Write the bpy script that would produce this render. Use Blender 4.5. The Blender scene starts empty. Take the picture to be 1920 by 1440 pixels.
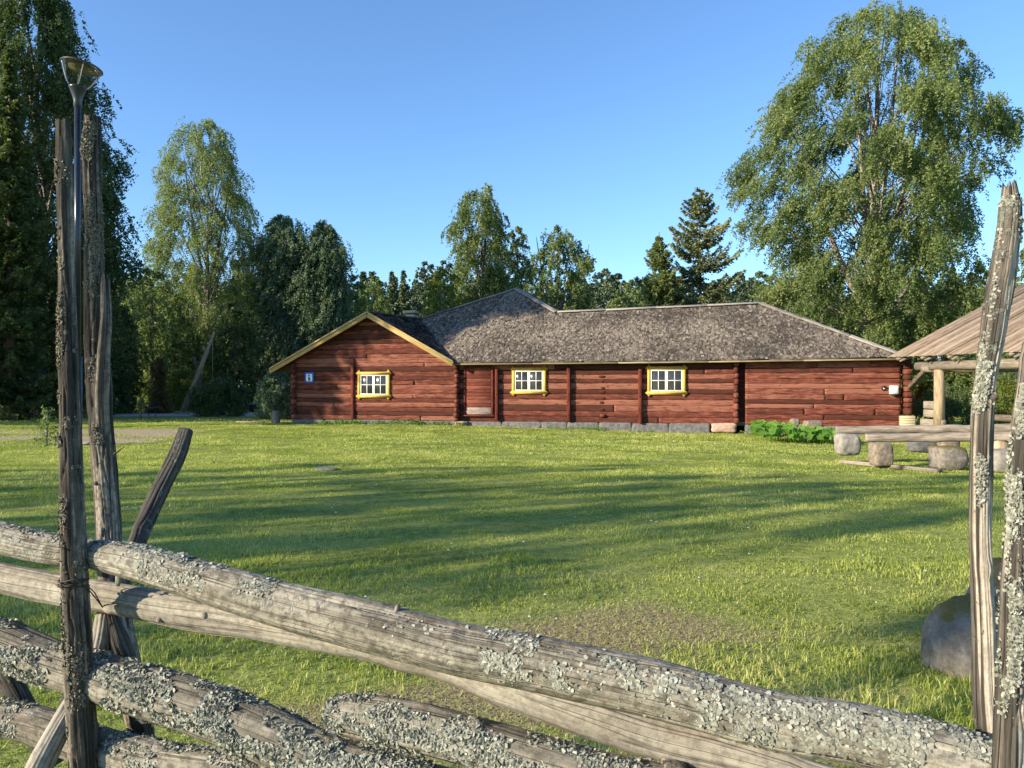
import bpy, math, random
import numpy as np
from mathutils import Vector, Matrix

# ------------------------------------------------------------------ camera, sky, sun, exposure
scn = bpy.context.scene
COL = scn.collection
F = 1443.0          # focal length in photograph pixels (1920 wide)
EYE = 1.60
cam_d = bpy.data.cameras.new('camera')
cam = bpy.data.objects.new('camera', cam_d); COL.objects.link(cam)
cam_d.sensor_width = 36; cam_d.lens = 36 * F / 1920
cam_d.clip_start = 0.05; cam_d.clip_end = 5000
cam.location = (0, 0, EYE); cam.rotation_euler = (math.radians(90), 0, 0)
scn.camera = cam

SUN_FROM = np.array([-0.90, -0.436]); SUN_FROM /= np.linalg.norm(SUN_FROM)
SUN_EL = math.radians(19.5)
world = bpy.data.worlds.new('World'); scn.world = world; world.use_nodes = True
wn = world.node_tree; wn.nodes.clear()
sky = wn.nodes.new('ShaderNodeTexSky'); sky.sky_type = 'NISHITA'; sky.sun_disc = False
sky.sun_elevation = SUN_EL; sky.sun_rotation = math.atan2(SUN_FROM[0], SUN_FROM[1])
sky.air_density = 1.0; sky.dust_density = 0.2; sky.ozone_density = 5.5; sky.altitude = 50
bg = wn.nodes.new('ShaderNodeBackground'); bg.inputs[1].default_value = 0.134
wo = wn.nodes.new('ShaderNodeOutputWorld')
wn.links.new(sky.outputs[0], bg.inputs[0]); wn.links.new(bg.outputs[0], wo.inputs[0])
sd = bpy.data.lights.new('sun', 'SUN'); sun = bpy.data.objects.new('sun', sd); COL.objects.link(sun)
sd.energy = 5.0; sd.angle = math.radians(0.5); sd.color = (1.0, 0.84, 0.62)
sv = Vector((SUN_FROM[0] * math.cos(SUN_EL), SUN_FROM[1] * math.cos(SUN_EL), math.sin(SUN_EL)))
sun.rotation_euler = sv.to_track_quat('Z', 'Y').to_euler()
scn.view_settings.view_transform = 'Standard'; scn.view_settings.look = 'None'
scn.view_settings.exposure = 1.08; scn.view_settings.gamma = 1
scn.cycles.max_bounces = 6; scn.cycles.diffuse_bounces = 3; scn.cycles.glossy_bounces = 2
scn.cycles.transmission_bounces = 4; scn.cycles.transparent_max_bounces = 6
scn.cycles.use_denoising = True

# ------------------------------------------------------------------ helpers
def pt(px, py, D):
    """point at depth D (metres along the view axis) seen at photograph pixel px, py"""
    return np.array([(px - 960) / F * D, D, EYE - (py - 720) / F * D])

def sstep(a, b, x):
    t = np.clip((np.asarray(x, float) - a) / (b - a), 0, 1); return t * t * (3 - 2 * t)

def _h(i, j, k, seed):
    n = (i.astype(np.int64) * 374761393 + j.astype(np.int64) * 668265263 + k.astype(np.int64) * 2147483647 + seed * 144665) & 0xffffffff
    n = ((n ^ (n >> 13)) * 1274126177) & 0xffffffff
    n = ((n ^ (n >> 16)) * 2246822519) & 0xffffffff
    return ((n ^ (n >> 15)) & 0xffffff) / float(0xffffff)

def vn(P, seed=0):
    P = np.asarray(P, float); fl = np.floor(P); f = P - fl; f = f * f * (3 - 2 * f)
    i, j, k = [fl[..., a].astype(np.int64) for a in range(3)]
    r = 0
    for a in (0, 1):
        for b in (0, 1):
            for c in (0, 1):
                w = (f[..., 0] if a else 1 - f[..., 0]) * (f[..., 1] if b else 1 - f[..., 1]) * (f[..., 2] if c else 1 - f[..., 2])
                r = r + w * _h(i + a, j + b, k + c, seed)
    return r * 2 - 1

def fbm(P, seed=0, o=3):
    r = 0; a = 1.0; P = np.asarray(P, float)
    for q in range(o):
        r = r + a * vn(P * 2 ** q, seed + q * 17); a *= 0.5
    return r

def gz(x, y):
    """height of the ground"""
    x = np.asarray(x, float); y = np.asarray(y, float)
    P = np.stack([x * 0.25, y * 0.25, np.zeros_like(x)], -1)
    return (-0.09 * sstep(6, 26, y) - 0.20 * sstep(-3, 8, x) * sstep(9, 19, y)
            + 0.025 * vn(P, 5) + 0.22 * sstep(36, 60, y) * 0.3)

MATS = {}
def mat(name):
    m = bpy.data.materials.new(name); m.use_nodes = True; MATS[name] = m
    nt = m.node_tree; nt.nodes.clear()
    out = nt.nodes.new('ShaderNodeOutputMaterial')
    return m, NT(nt), out

class NT:
    def __init__(s, nt): s.nt = nt
    def n(s, t, **kw):
        x = s.nt.nodes.new(t)
        for k, v in kw.items():
            if k == 'ins':
                for a, b in v.items():
                    if isinstance(b, bpy.types.NodeSocket): s.nt.links.new(b, x.inputs[a])
                    else: x.inputs[a].default_value = b
            else: setattr(x, k, v)
        return x
    def l(s, a, b): s.nt.links.new(a, b)
    def attr(s, name): return s.n('ShaderNodeAttribute', attribute_name=name)
    def mapv(s, vec, scale, loc=(0, 0, 0)):
        return s.n('ShaderNodeMapping', ins={'Vector': vec, 'Scale': scale, 'Location': loc}).outputs[0]
    def noise(s, vec, scale, detail=4, rough=0.55, dist=0.0):
        return s.n('ShaderNodeTexNoise', ins={'Vector': vec, 'Scale': scale, 'Detail': detail, 'Roughness': rough, 'Distortion': dist}).outputs['Fac']
    def ramp(s, fac, stops):
        r = s.n('ShaderNodeValToRGB', ins={'Fac': fac}); e = r.color_ramp.elements
        while len(e) < len(stops): e.new(0.5)
        for q, (p, c) in zip(e, stops):
            q.position = p; q.color = (c[0], c[1], c[2], 1) if not isinstance(c, (int, float)) else (c, c, c, 1)
        return r.outputs[0]
    def mix(s, fac, a, b, mode='MIX'):
        x = s.n('ShaderNodeMix', data_type='RGBA', blend_type=mode)
        for k, v in ((0, fac), (6, a), (7, b)):
            if isinstance(v, bpy.types.NodeSocket): s.l(v, x.inputs[k])
            elif isinstance(v, (int, float)): x.inputs[k].default_value = v if k == 0 else (v, v, v, 1)
            else: x.inputs[k].default_value = (v[0], v[1], v[2], 1)
        return x.outputs[2]
    def math(s, op, a, b=0.0, c=None):
        x = s.n('ShaderNodeMath', operation=op)
        for k, v in enumerate((a, b) if c is None else (a, b, c)):
            if isinstance(v, bpy.types.NodeSocket): s.l(v, x.inputs[k])
            else: x.inputs[k].default_value = v
        return x.outputs[0]
    def bump(s, h, strength, dist, normal=None):
        x = s.n('ShaderNodeBump', ins={'Height': h, 'Strength': strength, 'Distance': dist})
        if normal is not None: s.l(normal, x.inputs['Normal'])
        return x.outputs[0]
    def bsdf(s, out, col, rough=0.85, normal=None, spec=0.3, **ins):
        b = s.n('ShaderNodeBsdfPrincipled')
        for k, v in (('Base Color', col), ('Roughness', rough), ('Specular IOR Level', spec), *ins.items()):
            if isinstance(v, bpy.types.NodeSocket): s.l(v, b.inputs[k])
            elif isinstance(v, (tuple, list)): b.inputs[k].default_value = (*v[:3], 1)
            else: b.inputs[k].default_value = v
        if normal is not None: s.l(normal, b.inputs['Normal'])
        if out is not None: s.l(b.outputs[0], out.inputs[0])
        return b.outputs[0]

def foliage_mat(name, dark, mid, light, trans=0.35, rough=0.5):
    if 'leaves' in name: trans = min(.5, trans + .12)
    m, g, out = mat(name)
    t = g.attr('tone').outputs['Fac']
    c = g.ramp(t, [(0.0, dark), (0.5, mid), (1.0, light)])
    p = g.bsdf(None, c, rough, spec=0.35)
    tr = g.n('ShaderNodeBsdfTranslucent', ins={'Color': g.mix(0.5, c, (mid[0] * 1.6, mid[1] * 1.7, mid[2] * 0.6))})
    mx = g.n('ShaderNodeMixShader', ins={0: trans, 1: p, 2: tr.outputs[0]})
    g.l(mx.outputs[0], out.inputs[0]); return m

def wood_mat(name, stops, fine=1.0, dark_lines=0.5, lichen=0.0, lichcol=(0.42, 0.43, 0.36), bump=0.6, stain=None, rough=0.85, mottle=0.0):
    """grain runs along the x component of the wc attribute"""
    m, g, out = mat(name)
    wc = g.attr('wc').outputs['Vector']; tone = g.attr('tone').outputs['Fac']
    g1 = g.noise(g.mapv(wc, (2.2, 110 * fine, 110 * fine)), 1.0, 6, 0.62, 0.05)
    g2 = g.noise(g.mapv(wc, (9, 420 * fine, 420 * fine)), 1.0, 3, 0.65)
    big = g.noise(g.mapv(wc, (3.0, 9, 9)), 1.0, 4, 0.6)
    f = g.math('ADD', g.math('MULTIPLY', g1, 0.55), g.math('MULTIPLY', big, 0.45))
    f = g.math('ADD', f, g.math('MULTIPLY', g.math('SUBTRACT', tone, 0.5), 0.5))
    col = g.ramp(f, [(0.36, stops[0]), (0.50, stops[1]), (0.62, stops[2])])
    col = g.mix(g.math('MULTIPLY', g2, 0.35), col, (0.02, 0.018, 0.015), 'MIX')
    cr = g.noise(g.mapv(wc, (0.9, 60 * fine, 60 * fine), (3, 1, 7)), 1.0, 2, 0.45, 0.0)
    line = g.ramp(g.math('ABSOLUTE', g.math('SUBTRACT', cr, 0.5)), [(0.0, 1), (0.007, 0.8), (0.016, 0)])
    col = g.mix(g.math('MULTIPLY', line, dark_lines), col, (0.02, 0.015, 0.012))
    h = g.math('SUBTRACT', g.math('ADD', g.math('MULTIPLY', g1, 0.6), g.math('MULTIPLY', g2, 0.35)), g.math('MULTIPLY', line, 0.8))
    if stain is not None:
        sn = g.noise(g.mapv(wc, (4, 14, 14), (9, 2, 1)), 1.0, 5, 0.7)
        col = g.mix(g.ramp(sn, [(0.60, 0), (0.68, 0.75)]), col, stain)
    mot = g.noise(g.mapv(wc, (45, 60, 60), (2, 8, 3)), 1.0, 6, 0.75)
    if mottle > 0:
        col = g.mix(g.ramp(mot, [(0.40, mottle), (0.56, 0.0)]), col, (0.05, 0.046, 0.038))
        h = g.math('ADD', h, g.math('MULTIPLY', mot, 1.2 * mottle))
    if lichen > 0:
        ln = g.noise(g.mapv(wc, (30, 30, 30)), 1.0, 5, 0.65)
        lb = g.noise(g.mapv(wc, (4, 7, 7), (1, 5, 2)), 1.0, 3, 0.6)
        lm = g.ramp(g.math('ADD', g.math('MULTIPLY', ln, 0.6), g.math('MULTIPLY', lb, 0.5)), [(0.66 - lichen * 0.2, 0), (0.72 - lichen * 0.2, 1)])
        sp = g.noise(wc, 260, 3, 0.7)
        col = g.mix(lm, col, g.mix(sp, (lichcol[0] * .45, lichcol[1] * .45, lichcol[2] * .45), (lichcol[0] * 1.25, lichcol[1] * 1.25, lichcol[2] * 1.25)))
        h = g.math('ADD', h, g.math('MULTIPLY', lm, g.math('ADD', 0.4, sp)))
    g.bsdf(out, col, rough, g.bump(h, bump, 0.004), spec=0.2)
    return m

def simple_mat(name, c1, c2, scale=6, rough=0.7, bump=0.2, dist=0.01, spec=0.3, **kw):
    m, g, out = mat(name)
    v = g.n('ShaderNodeTexCoord').outputs['Object']
    n = g.noise(v, scale, 6, 0.6)
    col = g.ramp(n, [(0.3, c1), (0.7, c2)])
    g.bsdf(out, col, rough, g.bump(n, bump, dist), spec=spec, **kw)
    return m

# ---- materials
wood_mat_late = []
m, g, out = mat('ground')
pos = g.n('ShaderNodeNewGeometry').outputs['Position']
a = g.noise(pos, 0.35, 5, 0.6); b = g.noise(pos, 9, 5, 0.7); c = g.noise(pos, 60, 3, 0.7); lw = g.noise(g.mapv(pos, (0.25, 1.2, 1)), 1.0, 3, 0.5)
col = g.ramp(g.math('ADD', g.math('MULTIPLY', b, 0.6), g.math('MULTIPLY', lw, 0.4)), [(0.35, (0.09, 0.12, 0.028)), (0.52, (0.24, 0.28, 0.065)), (0.66, (0.35, 0.33, 0.12))])
bare = g.math('MULTIPLY', g.attr('bare').outputs['Fac'], 0.72); sand = g.attr('sand').outputs['Fac']
soil = g.mix(g.ramp(c, [(.35, 0), (.65, 1)]), (0.10, 0.07, 0.042), (0.38, 0.30, 0.19))
col = g.mix(g.ramp(g.math('ADD', bare, g.math('MULTIPLY', g.math('SUBTRACT', b, 0.5), 0.9)), [(0.35, 0), (0.6, 1)]), col, soil)
col = g.mix(g.ramp(g.math('ADD', sand, g.math('MULTIPLY', g.math('SUBTRACT', b, 0.5), 0.6)), [(0.4, 0), (0.65, 1)]), col, g.mix(g.noise(g.mapv(pos, (.5, 2.5, 1)), 1.5, 6, .7), (0.24, 0.20, 0.13), (0.50, 0.40, 0.29)))
g.bsdf(out, col, 0.95, g.bump(g.math('ADD', b, g.math('MULTIPLY', c, 0.4)), 0.8, 0.03), spec=0.1)
foliage_mat('grass_blades', (0.08, 0.13, 0.022), (0.34, 0.405, 0.08), (0.62, 0.56, 0.27), 0.38, 0.5)
simple_mat('path_gravel', (0.30, 0.28, 0.26), (0.48, 0.45, 0.42), 20, 0.95)
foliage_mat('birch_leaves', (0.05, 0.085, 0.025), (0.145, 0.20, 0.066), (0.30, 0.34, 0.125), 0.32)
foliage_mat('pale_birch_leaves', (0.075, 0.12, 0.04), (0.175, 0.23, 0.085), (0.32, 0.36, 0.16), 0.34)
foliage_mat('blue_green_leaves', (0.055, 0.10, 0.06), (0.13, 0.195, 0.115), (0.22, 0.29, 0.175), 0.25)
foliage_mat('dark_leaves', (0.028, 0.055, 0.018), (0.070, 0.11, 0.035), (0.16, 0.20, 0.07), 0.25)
foliage_mat('spruce_needles', (0.045, 0.075, 0.032), (0.12, 0.155, 0.065), (0.23, 0.25, 0.11), 0.10)
foliage_mat('pine_needles', (0.04, 0.07, 0.042), (0.095, 0.14, 0.075), (0.17, 0.21, 0.105), 0.10)
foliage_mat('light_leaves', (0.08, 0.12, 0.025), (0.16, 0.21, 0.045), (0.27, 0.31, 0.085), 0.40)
foliage_mat('rust_needles', (0.05, 0.05, 0.015), (0.13, 0.10, 0.03), (0.22, 0.14, 0.05), 0.2)
foliage_mat('broad_leaves', (0.06, 0.15, 0.02), (0.13, 0.28, 0.035), (0.24, 0.40, 0.07), 0.35)
foliage_mat('lichen', (0.06, 0.06, 0.045), (0.20, 0.208, 0.17), (0.38, 0.395, 0.34), 0.08, 0.95)
foliage_mat('bark_flakes', (0.03, 0.026, 0.02), (0.11, 0.10, 0.075), (0.26, 0.25, 0.19), 0.04, 0.95)
m, g, out = mat('birch_bark')
v = g.n('ShaderNodeTexCoord').outputs['Object']
n1 = g.noise(g.mapv(v, (3, 3, 1.2)), 1, 5, 0.7); n2 = g.noise(g.mapv(v, (4, 4, 18)), 1, 3, 0.6)
g.bsdf(out, g.mix(g.ramp(n2, [(0.52, 0), (0.6, 1)]), g.ramp(n1, [(0.38, (0.07, 0.055, 0.045)), (0.60, (0.36, 0.33, 0.29))]), (0.03, 0.028, 0.025)), 0.8)
simple_mat('brown_bark', (0.05, 0.038, 0.028), (0.16, 0.12, 0.09), 5, 0.9, 0.6, 0.03)
wood_mat('red_logs', [(0.082, 0.025, 0.016), (0.183, 0.048, 0.030), (0.300, 0.118, 0.078)], fine=0.22, dark_lines=0.8, bump=1.0, stain=(0.15, 0.075, 0.055))
wood_mat('red_boards', [(0.083, 0.019, 0.012), (0.165, 0.035, 0.021), (0.231, 0.062, 0.037)], fine=0.4, dark_lines=0.3, bump=0.6)
wood_mat('shingle_wood', [(0.048, 0.041, 0.035), (0.143, 0.123, 0.102), (0.296, 0.254, 0.203)], fine=0.3, dark_lines=0.3, bump=0.6)
wood_mat('ridge_wood', [(0.160, 0.144, 0.128), (0.288, 0.272, 0.248), (0.400, 0.376, 0.344)], fine=0.3, dark_lines=0.4, bump=0.5)
wood_mat('barge_wood', [(0.357, 0.230, 0.076), (0.510, 0.348, 0.128), (0.595, 0.442, 0.204)], fine=0.25, dark_lines=0.15, bump=0.3)
wood_mat('fascia_wood', [(0.224, 0.185, 0.106), (0.325, 0.274, 0.165), (0.370, 0.336, 0.247)], fine=0.25, dark_lines=0.25, bump=0.3)
wood_mat('plank_roof_wood', [(0.156, 0.115, 0.082), (0.282, 0.218, 0.161), (0.375, 0.306, 0.235)], fine=0.3, dark_lines=0.5, bump=0.6)
wood_mat('new_log_wood', [(0.255, 0.187, 0.111), (0.391, 0.306, 0.196), (0.493, 0.399, 0.272)], fine=0.3, dark_lines=0.5, bump=0.4)
wood_mat('grey_log_wood', [(0.128, 0.106, 0.085), (0.255, 0.221, 0.178), (0.357, 0.315, 0.255)], fine=0.4, dark_lines=0.6, bump=0.6)
wood_mat('door_wood', [(0.096, 0.024, 0.016), (0.176, 0.044, 0.028), (0.240, 0.080, 0.052)], fine=0.35, dark_lines=0.5, bump=0.6)
wood_mat('bleached_board', [(0.176, 0.120, 0.096), (0.288, 0.224, 0.192), (0.384, 0.336, 0.304)], fine=0.35, dark_lines=0.5, bump=0.6)
wood_mat('rail_wood', [(0.147, 0.136, 0.105), (0.306, 0.289, 0.235), (0.443, 0.429, 0.362)], dark_lines=0.45, mottle=0.75, lichen=0.16, lichcol=(0.34, 0.35, 0.31), stain=(0.09, 0.06, 0.038), bump=0.9)
wood_mat('smooth_rail_wood', [(0.195, 0.180, 0.145), (0.322, 0.299, 0.248), (0.438, 0.418, 0.354)], fine=0.8, dark_lines=0.4, mottle=0.45, lichen=0.0, stain=(0.17, 0.125, 0.08), bump=0.7)
wood_mat('lichen_rail_wood', [(0.106, 0.095, 0.073), (0.254, 0.238, 0.194), (0.392, 0.373, 0.314)], dark_lines=0.7, lichen=0.42, lichcol=(0.27, 0.27, 0.21), mottle=0.6, bump=1.0)
wood_mat('pole_wood', [(0.035, 0.031, 0.026), (0.15, 0.133, 0.11), (0.40, 0.36, 0.30)], dark_lines=0.85, lichen=0.05, lichcol=(0.22, 0.21, 0.16), mottle=0.7, bump=1.0)
wood_mat('bark_pole_wood', [(0.025, 0.024, 0.021), (0.085, 0.08, 0.07), (0.20, 0.19, 0.17)], dark_lines=0.9, lichen=0.15, lichcol=(0.22, 0.23, 0.19), mottle=0.7, bump=1.0)
wood_mat('bare_pole_wood', [(0.16, 0.11, 0.07), (0.31, 0.25, 0.18), (0.44, 0.39, 0.32)], dark_lines=0.7, bump=0.9)
wood_mat('split_pole_wood', [(0.035, 0.033, 0.029), (0.150, 0.131, 0.110), (0.525, 0.463, 0.375)], dark_lines=0.75, lichen=0.08, lichcol=(0.22, 0.23, 0.19), mottle=0.35, bump=1.0)
simple_mat('yellow_paint', (0.50, 0.30, 0.050), (0.62, 0.40, 0.085), 5, 0.55, 0.1)
simple_mat('white_paint', (0.60, 0.58, 0.53), (0.78, 0.77, 0.74), 9, 0.5, 0.1)
simple_mat('window_glass', (0.014, 0.017, 0.020), (0.060, 0.065, 0.070), 1.1, 0.12, 0.0, 0.01, spec=0.5)
simple_mat('grey_granite', (0.07, 0.07, 0.072), (0.19, 0.185, 0.18), 9, 0.85, 0.5, 0.03)
simple_mat('pink_granite', (0.30, 0.20, 0.15), (0.48, 0.34, 0.27), 9, 0.85, 0.5, 0.03)
simple_mat('pale_granite', (0.15, 0.14, 0.12), (0.34, 0.32, 0.28), 7, 0.85, 0.5, 0.03)
m, g, out = mat('mossy_boulder')
v = g.n('ShaderNodeTexCoord').outputs['Object']; nn = g.n('ShaderNodeNewGeometry').outputs['Normal']
n1 = g.noise(v, 11, 9, 0.78); n2 = g.noise(v, 2.5, 4, 0.6); n3 = g.noise(v, 60, 3, 0.7)
col = g.ramp(n1, [(0.3, (0.08, 0.072, 0.06)), (0.5, (0.19, 0.172, 0.145)), (0.72, (0.36, 0.335, 0.29))])
up = g.n('ShaderNodeSeparateXYZ', ins={0: nn}).outputs[2]
col = g.mix(g.ramp(g.math('ADD', n2, g.math('MULTIPLY', up, 0.30)), [(0.62, 0), (0.72, 0.9)]), col, g.mix(n3, (0.07, 0.055, 0.012), (0.22, 0.17, 0.04)))
g.bsdf(out, col, 0.9, g.bump(g.math('ADD', n1, g.math('MULTIPLY', n3, 0.3)), 0.7, 0.02), spec=0.2)
simple_mat('stone_mixed', (0.11, 0.09, 0.07), (0.30, 0.25, 0.19), 12, 0.9, 0.6, 0.03)
simple_mat('lamp_metal', (0.012, 0.016, 0.022), (0.02, 0.026, 0.036), 10, 0.3, 0.05, spec=0.6)
simple_mat('lamp_disc_metal', (0.035, 0.035, 0.034), (0.07, 0.07, 0.066), 6, 0.4, 0.05, spec=0.5)
simple_mat('lamp_lens', (0.09, 0.085, 0.05), (0.17, 0.16, 0.10), 6, 0.4, 0.05)
simple_mat('steel_rod', (0.5, 0.5, 0.5), (0.6, 0.6, 0.6), 6, 0.3, 0.02, Metallic=0.7)
m, g, out = mat('clear_plastic')
gb = g.n('ShaderNodeBsdfGlossy', ins={'Color': (0.9, 0.95, 1, 1), 'Roughness': 0.05})
tb = g.n('ShaderNodeBsdfTransparent', ins={'Color': (0.93, 0.95, 0.97, 1)})
fr = g.n('ShaderNodeFresnel', ins={'IOR': 1.35})
mx = g.n('ShaderNodeMixShader', ins={0: g.math('ADD', g.math('MULTIPLY', fr.outputs[0], 0.5), .02), 1: tb.outputs[0], 2: gb.outputs[0]}); g.l(mx.outputs[0], out.inputs[0])
simple_mat('sign_blue', (0.02, 0.11, 0.42), (0.03, 0.13, 0.48), 6, 0.4, 0.02)
simple_mat('sign_white', (0.74, 0.76, 0.80), (0.80, 0.82, 0.84), 6, 0.4, 0.02)
simple_mat('black_plastic', (0.01, 0.01, 0.011), (0.02, 0.02, 0.022), 6, 0.4, 0.05)
simple_mat('box_plastic', (0.56, 0.57, 0.57), (0.66, 0.67, 0.67), 6, 0.4, 0.05)
simple_mat('yellow_brick', (0.40, 0.34, 0.20), (0.56, 0.50, 0.34), 20, 0.85, 0.3)
simple_mat('red_brick', (0.30, 0.13, 0.09), (0.50, 0.34, 0.26), 16, 0.85, 0.3)
simple_mat('metal_roofing', (0.50, 0.54, 0.60), (0.60, 0.64, 0.70), 3, 0.4, 0.05)
simple_mat('red_wall', (0.22, 0.05, 0.03), (0.32, 0.08, 0.05), 4, 0.8, 0.2)
simple_mat('wire', (0.03, 0.025, 0.02), (0.07, 0.055, 0.04), 30, 0.6, 0.1)
simple_mat('flower_white', (0.7, 0.7, 0.66), (0.8, 0.8, 0.78), 30, 0.6, 0.0)
simple_mat('dry_leaf', (0.40, 0.26, 0.07), (0.55, 0.42, 0.12), 30, 0.7, 0.0)

class MB:
    """collects vertices and faces, links them as one mesh object"""
    def __init__(s): s.V = []; s.Fs = []; s.T = []; s.W = []; s.n = 0
    def add(s, V, Fa, tone=0.5, wc=None):
        V = np.asarray(V, float).reshape(-1, 3)
        for f in (Fa if isinstance(Fa, list) else [Fa]):
            f = np.atleast_2d(np.asarray(f, np.int64))
            if f.size: s.Fs.append(f + s.n)
        s.V.append(V); s.T.append(np.broadcast_to(np.asarray(tone, float), (len(V),)).copy())
        s.W.append(V.copy() if wc is None else np.asarray(wc, float).reshape(-1, 3)); s.n += len(V)
        return s
    def build(s, name, material, parent=None, smooth=False, base=None, attrs=None, local=False):
        V = np.concatenate(s.V)
        o = bpy.data.objects.new(name, None) if False else None
        off = np.zeros(3)
        if not local:
            if parent is not None:
                q = parent
                while q is not None: off = off + np.array(q.location); q = q.parent
            elif base is not None: off = np.asarray(base, float)
        me = bpy.data.meshes.new(name)
        me.vertices.add(len(V)); me.vertices.foreach_set('co', (V - off).astype(np.float32).ravel())
        loops = np.concatenate([f.ravel() for f in s.Fs]); sizes = np.concatenate([np.full(len(f), f.shape[1]) for f in s.Fs])
        starts = np.concatenate([[0], np.cumsum(sizes)[:-1]])
        me.loops.add(len(loops)); me.loops.foreach_set('vertex_index', loops.astype(np.int32))
        me.polygons.add(len(sizes)); me.polygons.foreach_set('loop_start', starts.astype(np.int32)); me.polygons.foreach_set('loop_total', sizes.astype(np.int32))
        if smooth: me.polygons.foreach_set('use_smooth', np.ones(len(sizes), bool))
        a = me.attributes.new('tone', 'FLOAT', 'POINT'); a.data.foreach_set('value', np.concatenate(s.T).astype(np.float32))
        a = me.attributes.new('wc', 'FLOAT_VECTOR', 'POINT'); a.data.foreach_set('vector', np.concatenate(s.W).astype(np.float32).ravel())
        for k, v in (attrs or {}).items():
            a = me.attributes.new(k, 'FLOAT', 'POINT'); a.data.foreach_set('value', np.asarray(v, np.float32))
        me.update(calc_edges=True); me.validate()
        me.materials.append(MATS[material])
        o = bpy.data.objects.new(name, me); COL.objects.link(o)
        if parent is not None: o.parent = parent
        elif base is not None: o.location = base
        return o

def tag(o, label=None, cat=None, group=None, kind=None):
    if label: o['label'] = label
    if cat: o['category'] = cat
    if group: o['group'] = group
    if kind: o['kind'] = kind
    return o
def empty(name, loc, label, cat, group=None, rz=0.0):
    o = bpy.data.objects.new(name, None); COL.objects.link(o); o.location = tuple(float(q) for q in loc); o.rotation_euler = (0, 0, rz)
    o.empty_display_size = 0.3
    return tag(o, label, cat, group)

BOXF = []
def boxm(mb, c, size, ax=None, ch=0.004, tone=0.5, grain=0, off=None):
    """chamfered box: centre c, full size, ax = 3x3 rows of axes; grain = axis index along the grain"""
    c = np.asarray(c, float); hs = np.asarray(size, float) / 2; ch = min(ch, hs.min() * 0.5)
    A = np.eye(3) if ax is None else np.asarray(ax, float)
    vs = []; idx = {}
    for sx in (-1, 1):
        for sy in (-1, 1):
            for sz in (-1, 1):
                for k in range(3):
                    p = np.array([sx, sy, sz]) * (hs - ch); p[k] = np.array([sx, sy, sz])[k] * hs[k]
                    idx[(sx, sy, sz, k)] = len(vs); vs.append(p)
    vs = np.array(vs); quads = []; tris = []
    for k in range(3):
        a, b = [q for q in range(3) if q != k]
        for s in (-1, 1):
            f = []
            for (p, q) in ((-1, -1), (1, -1), (1, 1), (-1, 1)):
                t = [0, 0, 0]; t[k] = s; t[a] = p; t[b] = q; f.append(idx[(*t, k)])
            quads.append(f)
        for p in (-1, 1):
            for q in (-1, 1):
                t1 = [0, 0, 0]; t1[k] = -1; t1[a] = p; t1[b] = q; t2 = list(t1); t2[k] = 1
                quads.append([idx[(*t1, a)], idx[(*t2, a)], idx[(*t2, b)], idx[(*t1, b)]])
    for sx in (-1, 1):
        for sy in (-1, 1):
            for sz in (-1, 1): tris.append([idx[(sx, sy, sz, k)] for k in range(3)])
    quads = np.array(quads); tris = np.array(tris)
    def fix(fa):
        out_ = []
        for f in fa:
            P = vs[f]; nrm = np.cross(P[1] - P[0], P[2] - P[0])
            out_.append(f[::-1] if np.dot(nrm, P.mean(0)) < 0 else f)
        return np.array(out_)
    wc = vs[:, [grain, (grain + 1) % 3, (grain + 2) % 3]] + (np.random.rand(3) * 9 if off is None else off)
    mb.add(vs @ A + c, [fix(quads), fix(tris)], tone, wc)
    return mb

def axes_from(d, up=(0, 0, 1)):
    d = np.asarray(d, float); d = d / np.linalg.norm(d); up = np.asarray(up, float)
    s = np.cross(up, d); s /= np.linalg.norm(s); u = np.cross(d, s)
    return np.array([d, s, u])
def beam(mb, p, q, w, h, up=(0, 0, 1), ch=0.004, tone=0.5):
    p = np.asarray(p, float); q = np.asarray(q, float); L = np.linalg.norm(q - p)
    return boxm(mb, (p + q) / 2, (L, w, h), axes_from(q - p, up), ch, tone)

def ring_faces(nr, ns, close=True):
    i = np.arange(nr - 1)[:, None]; j = np.arange(ns if close else ns - 1)[None, :]; j2 = (j + 1) % ns
    f = np.stack([i * ns + j, i * ns + j2, (i + 1) * ns + j2, (i + 1) * ns + j], -1)
    return f.reshape(-1, 4)
def tube(mb, P, R, ns=8, tone=0.5, cap=True):
    P = np.asarray(P, float); R = np.broadcast_to(np.asarray(R, float), (len(P),))
    T = np.gradient(P, axis=0); T /= np.linalg.norm(T, axis=1)[:, None] + 1e-9
    ref = np.array([0, 1.0, 0]) if abs(T[0][1]) < 0.9 else np.array([1.0, 0, 0])
    n1 = ref - T * (T @ ref)[:, None]; n1 /= np.linalg.norm(n1, axis=1)[:, None]; n2 = np.cross(T, n1)
    th = np.linspace(0, 2 * np.pi, ns, endpoint=False)
    V = P[:, None] + R[:, None, None] * (np.cos(th)[None, :, None] * n1[:, None] + np.sin(th)[None, :, None] * n2[:, None])
    S = np.concatenate([[0], np.cumsum(np.linalg.norm(np.diff(P, axis=0), axis=1))])
    Rm = float(R.mean()) + 0 * R
    wc = np.stack([np.broadcast_to(S[:, None], V.shape[:2]), Rm[:, None] * np.cos(th)[None], Rm[:, None] * np.sin(th)[None]], -1) + np.random.rand(3) * 5
    fs = [ring_faces(len(P), ns)]
    if cap: fs += [np.arange(ns)[None, ::-1], (np.arange(ns) + (len(P) - 1) * ns)[None]]
    mb.add(V.reshape(-1, 3), fs, tone, wc.reshape(-1, 3)); return mb
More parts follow.
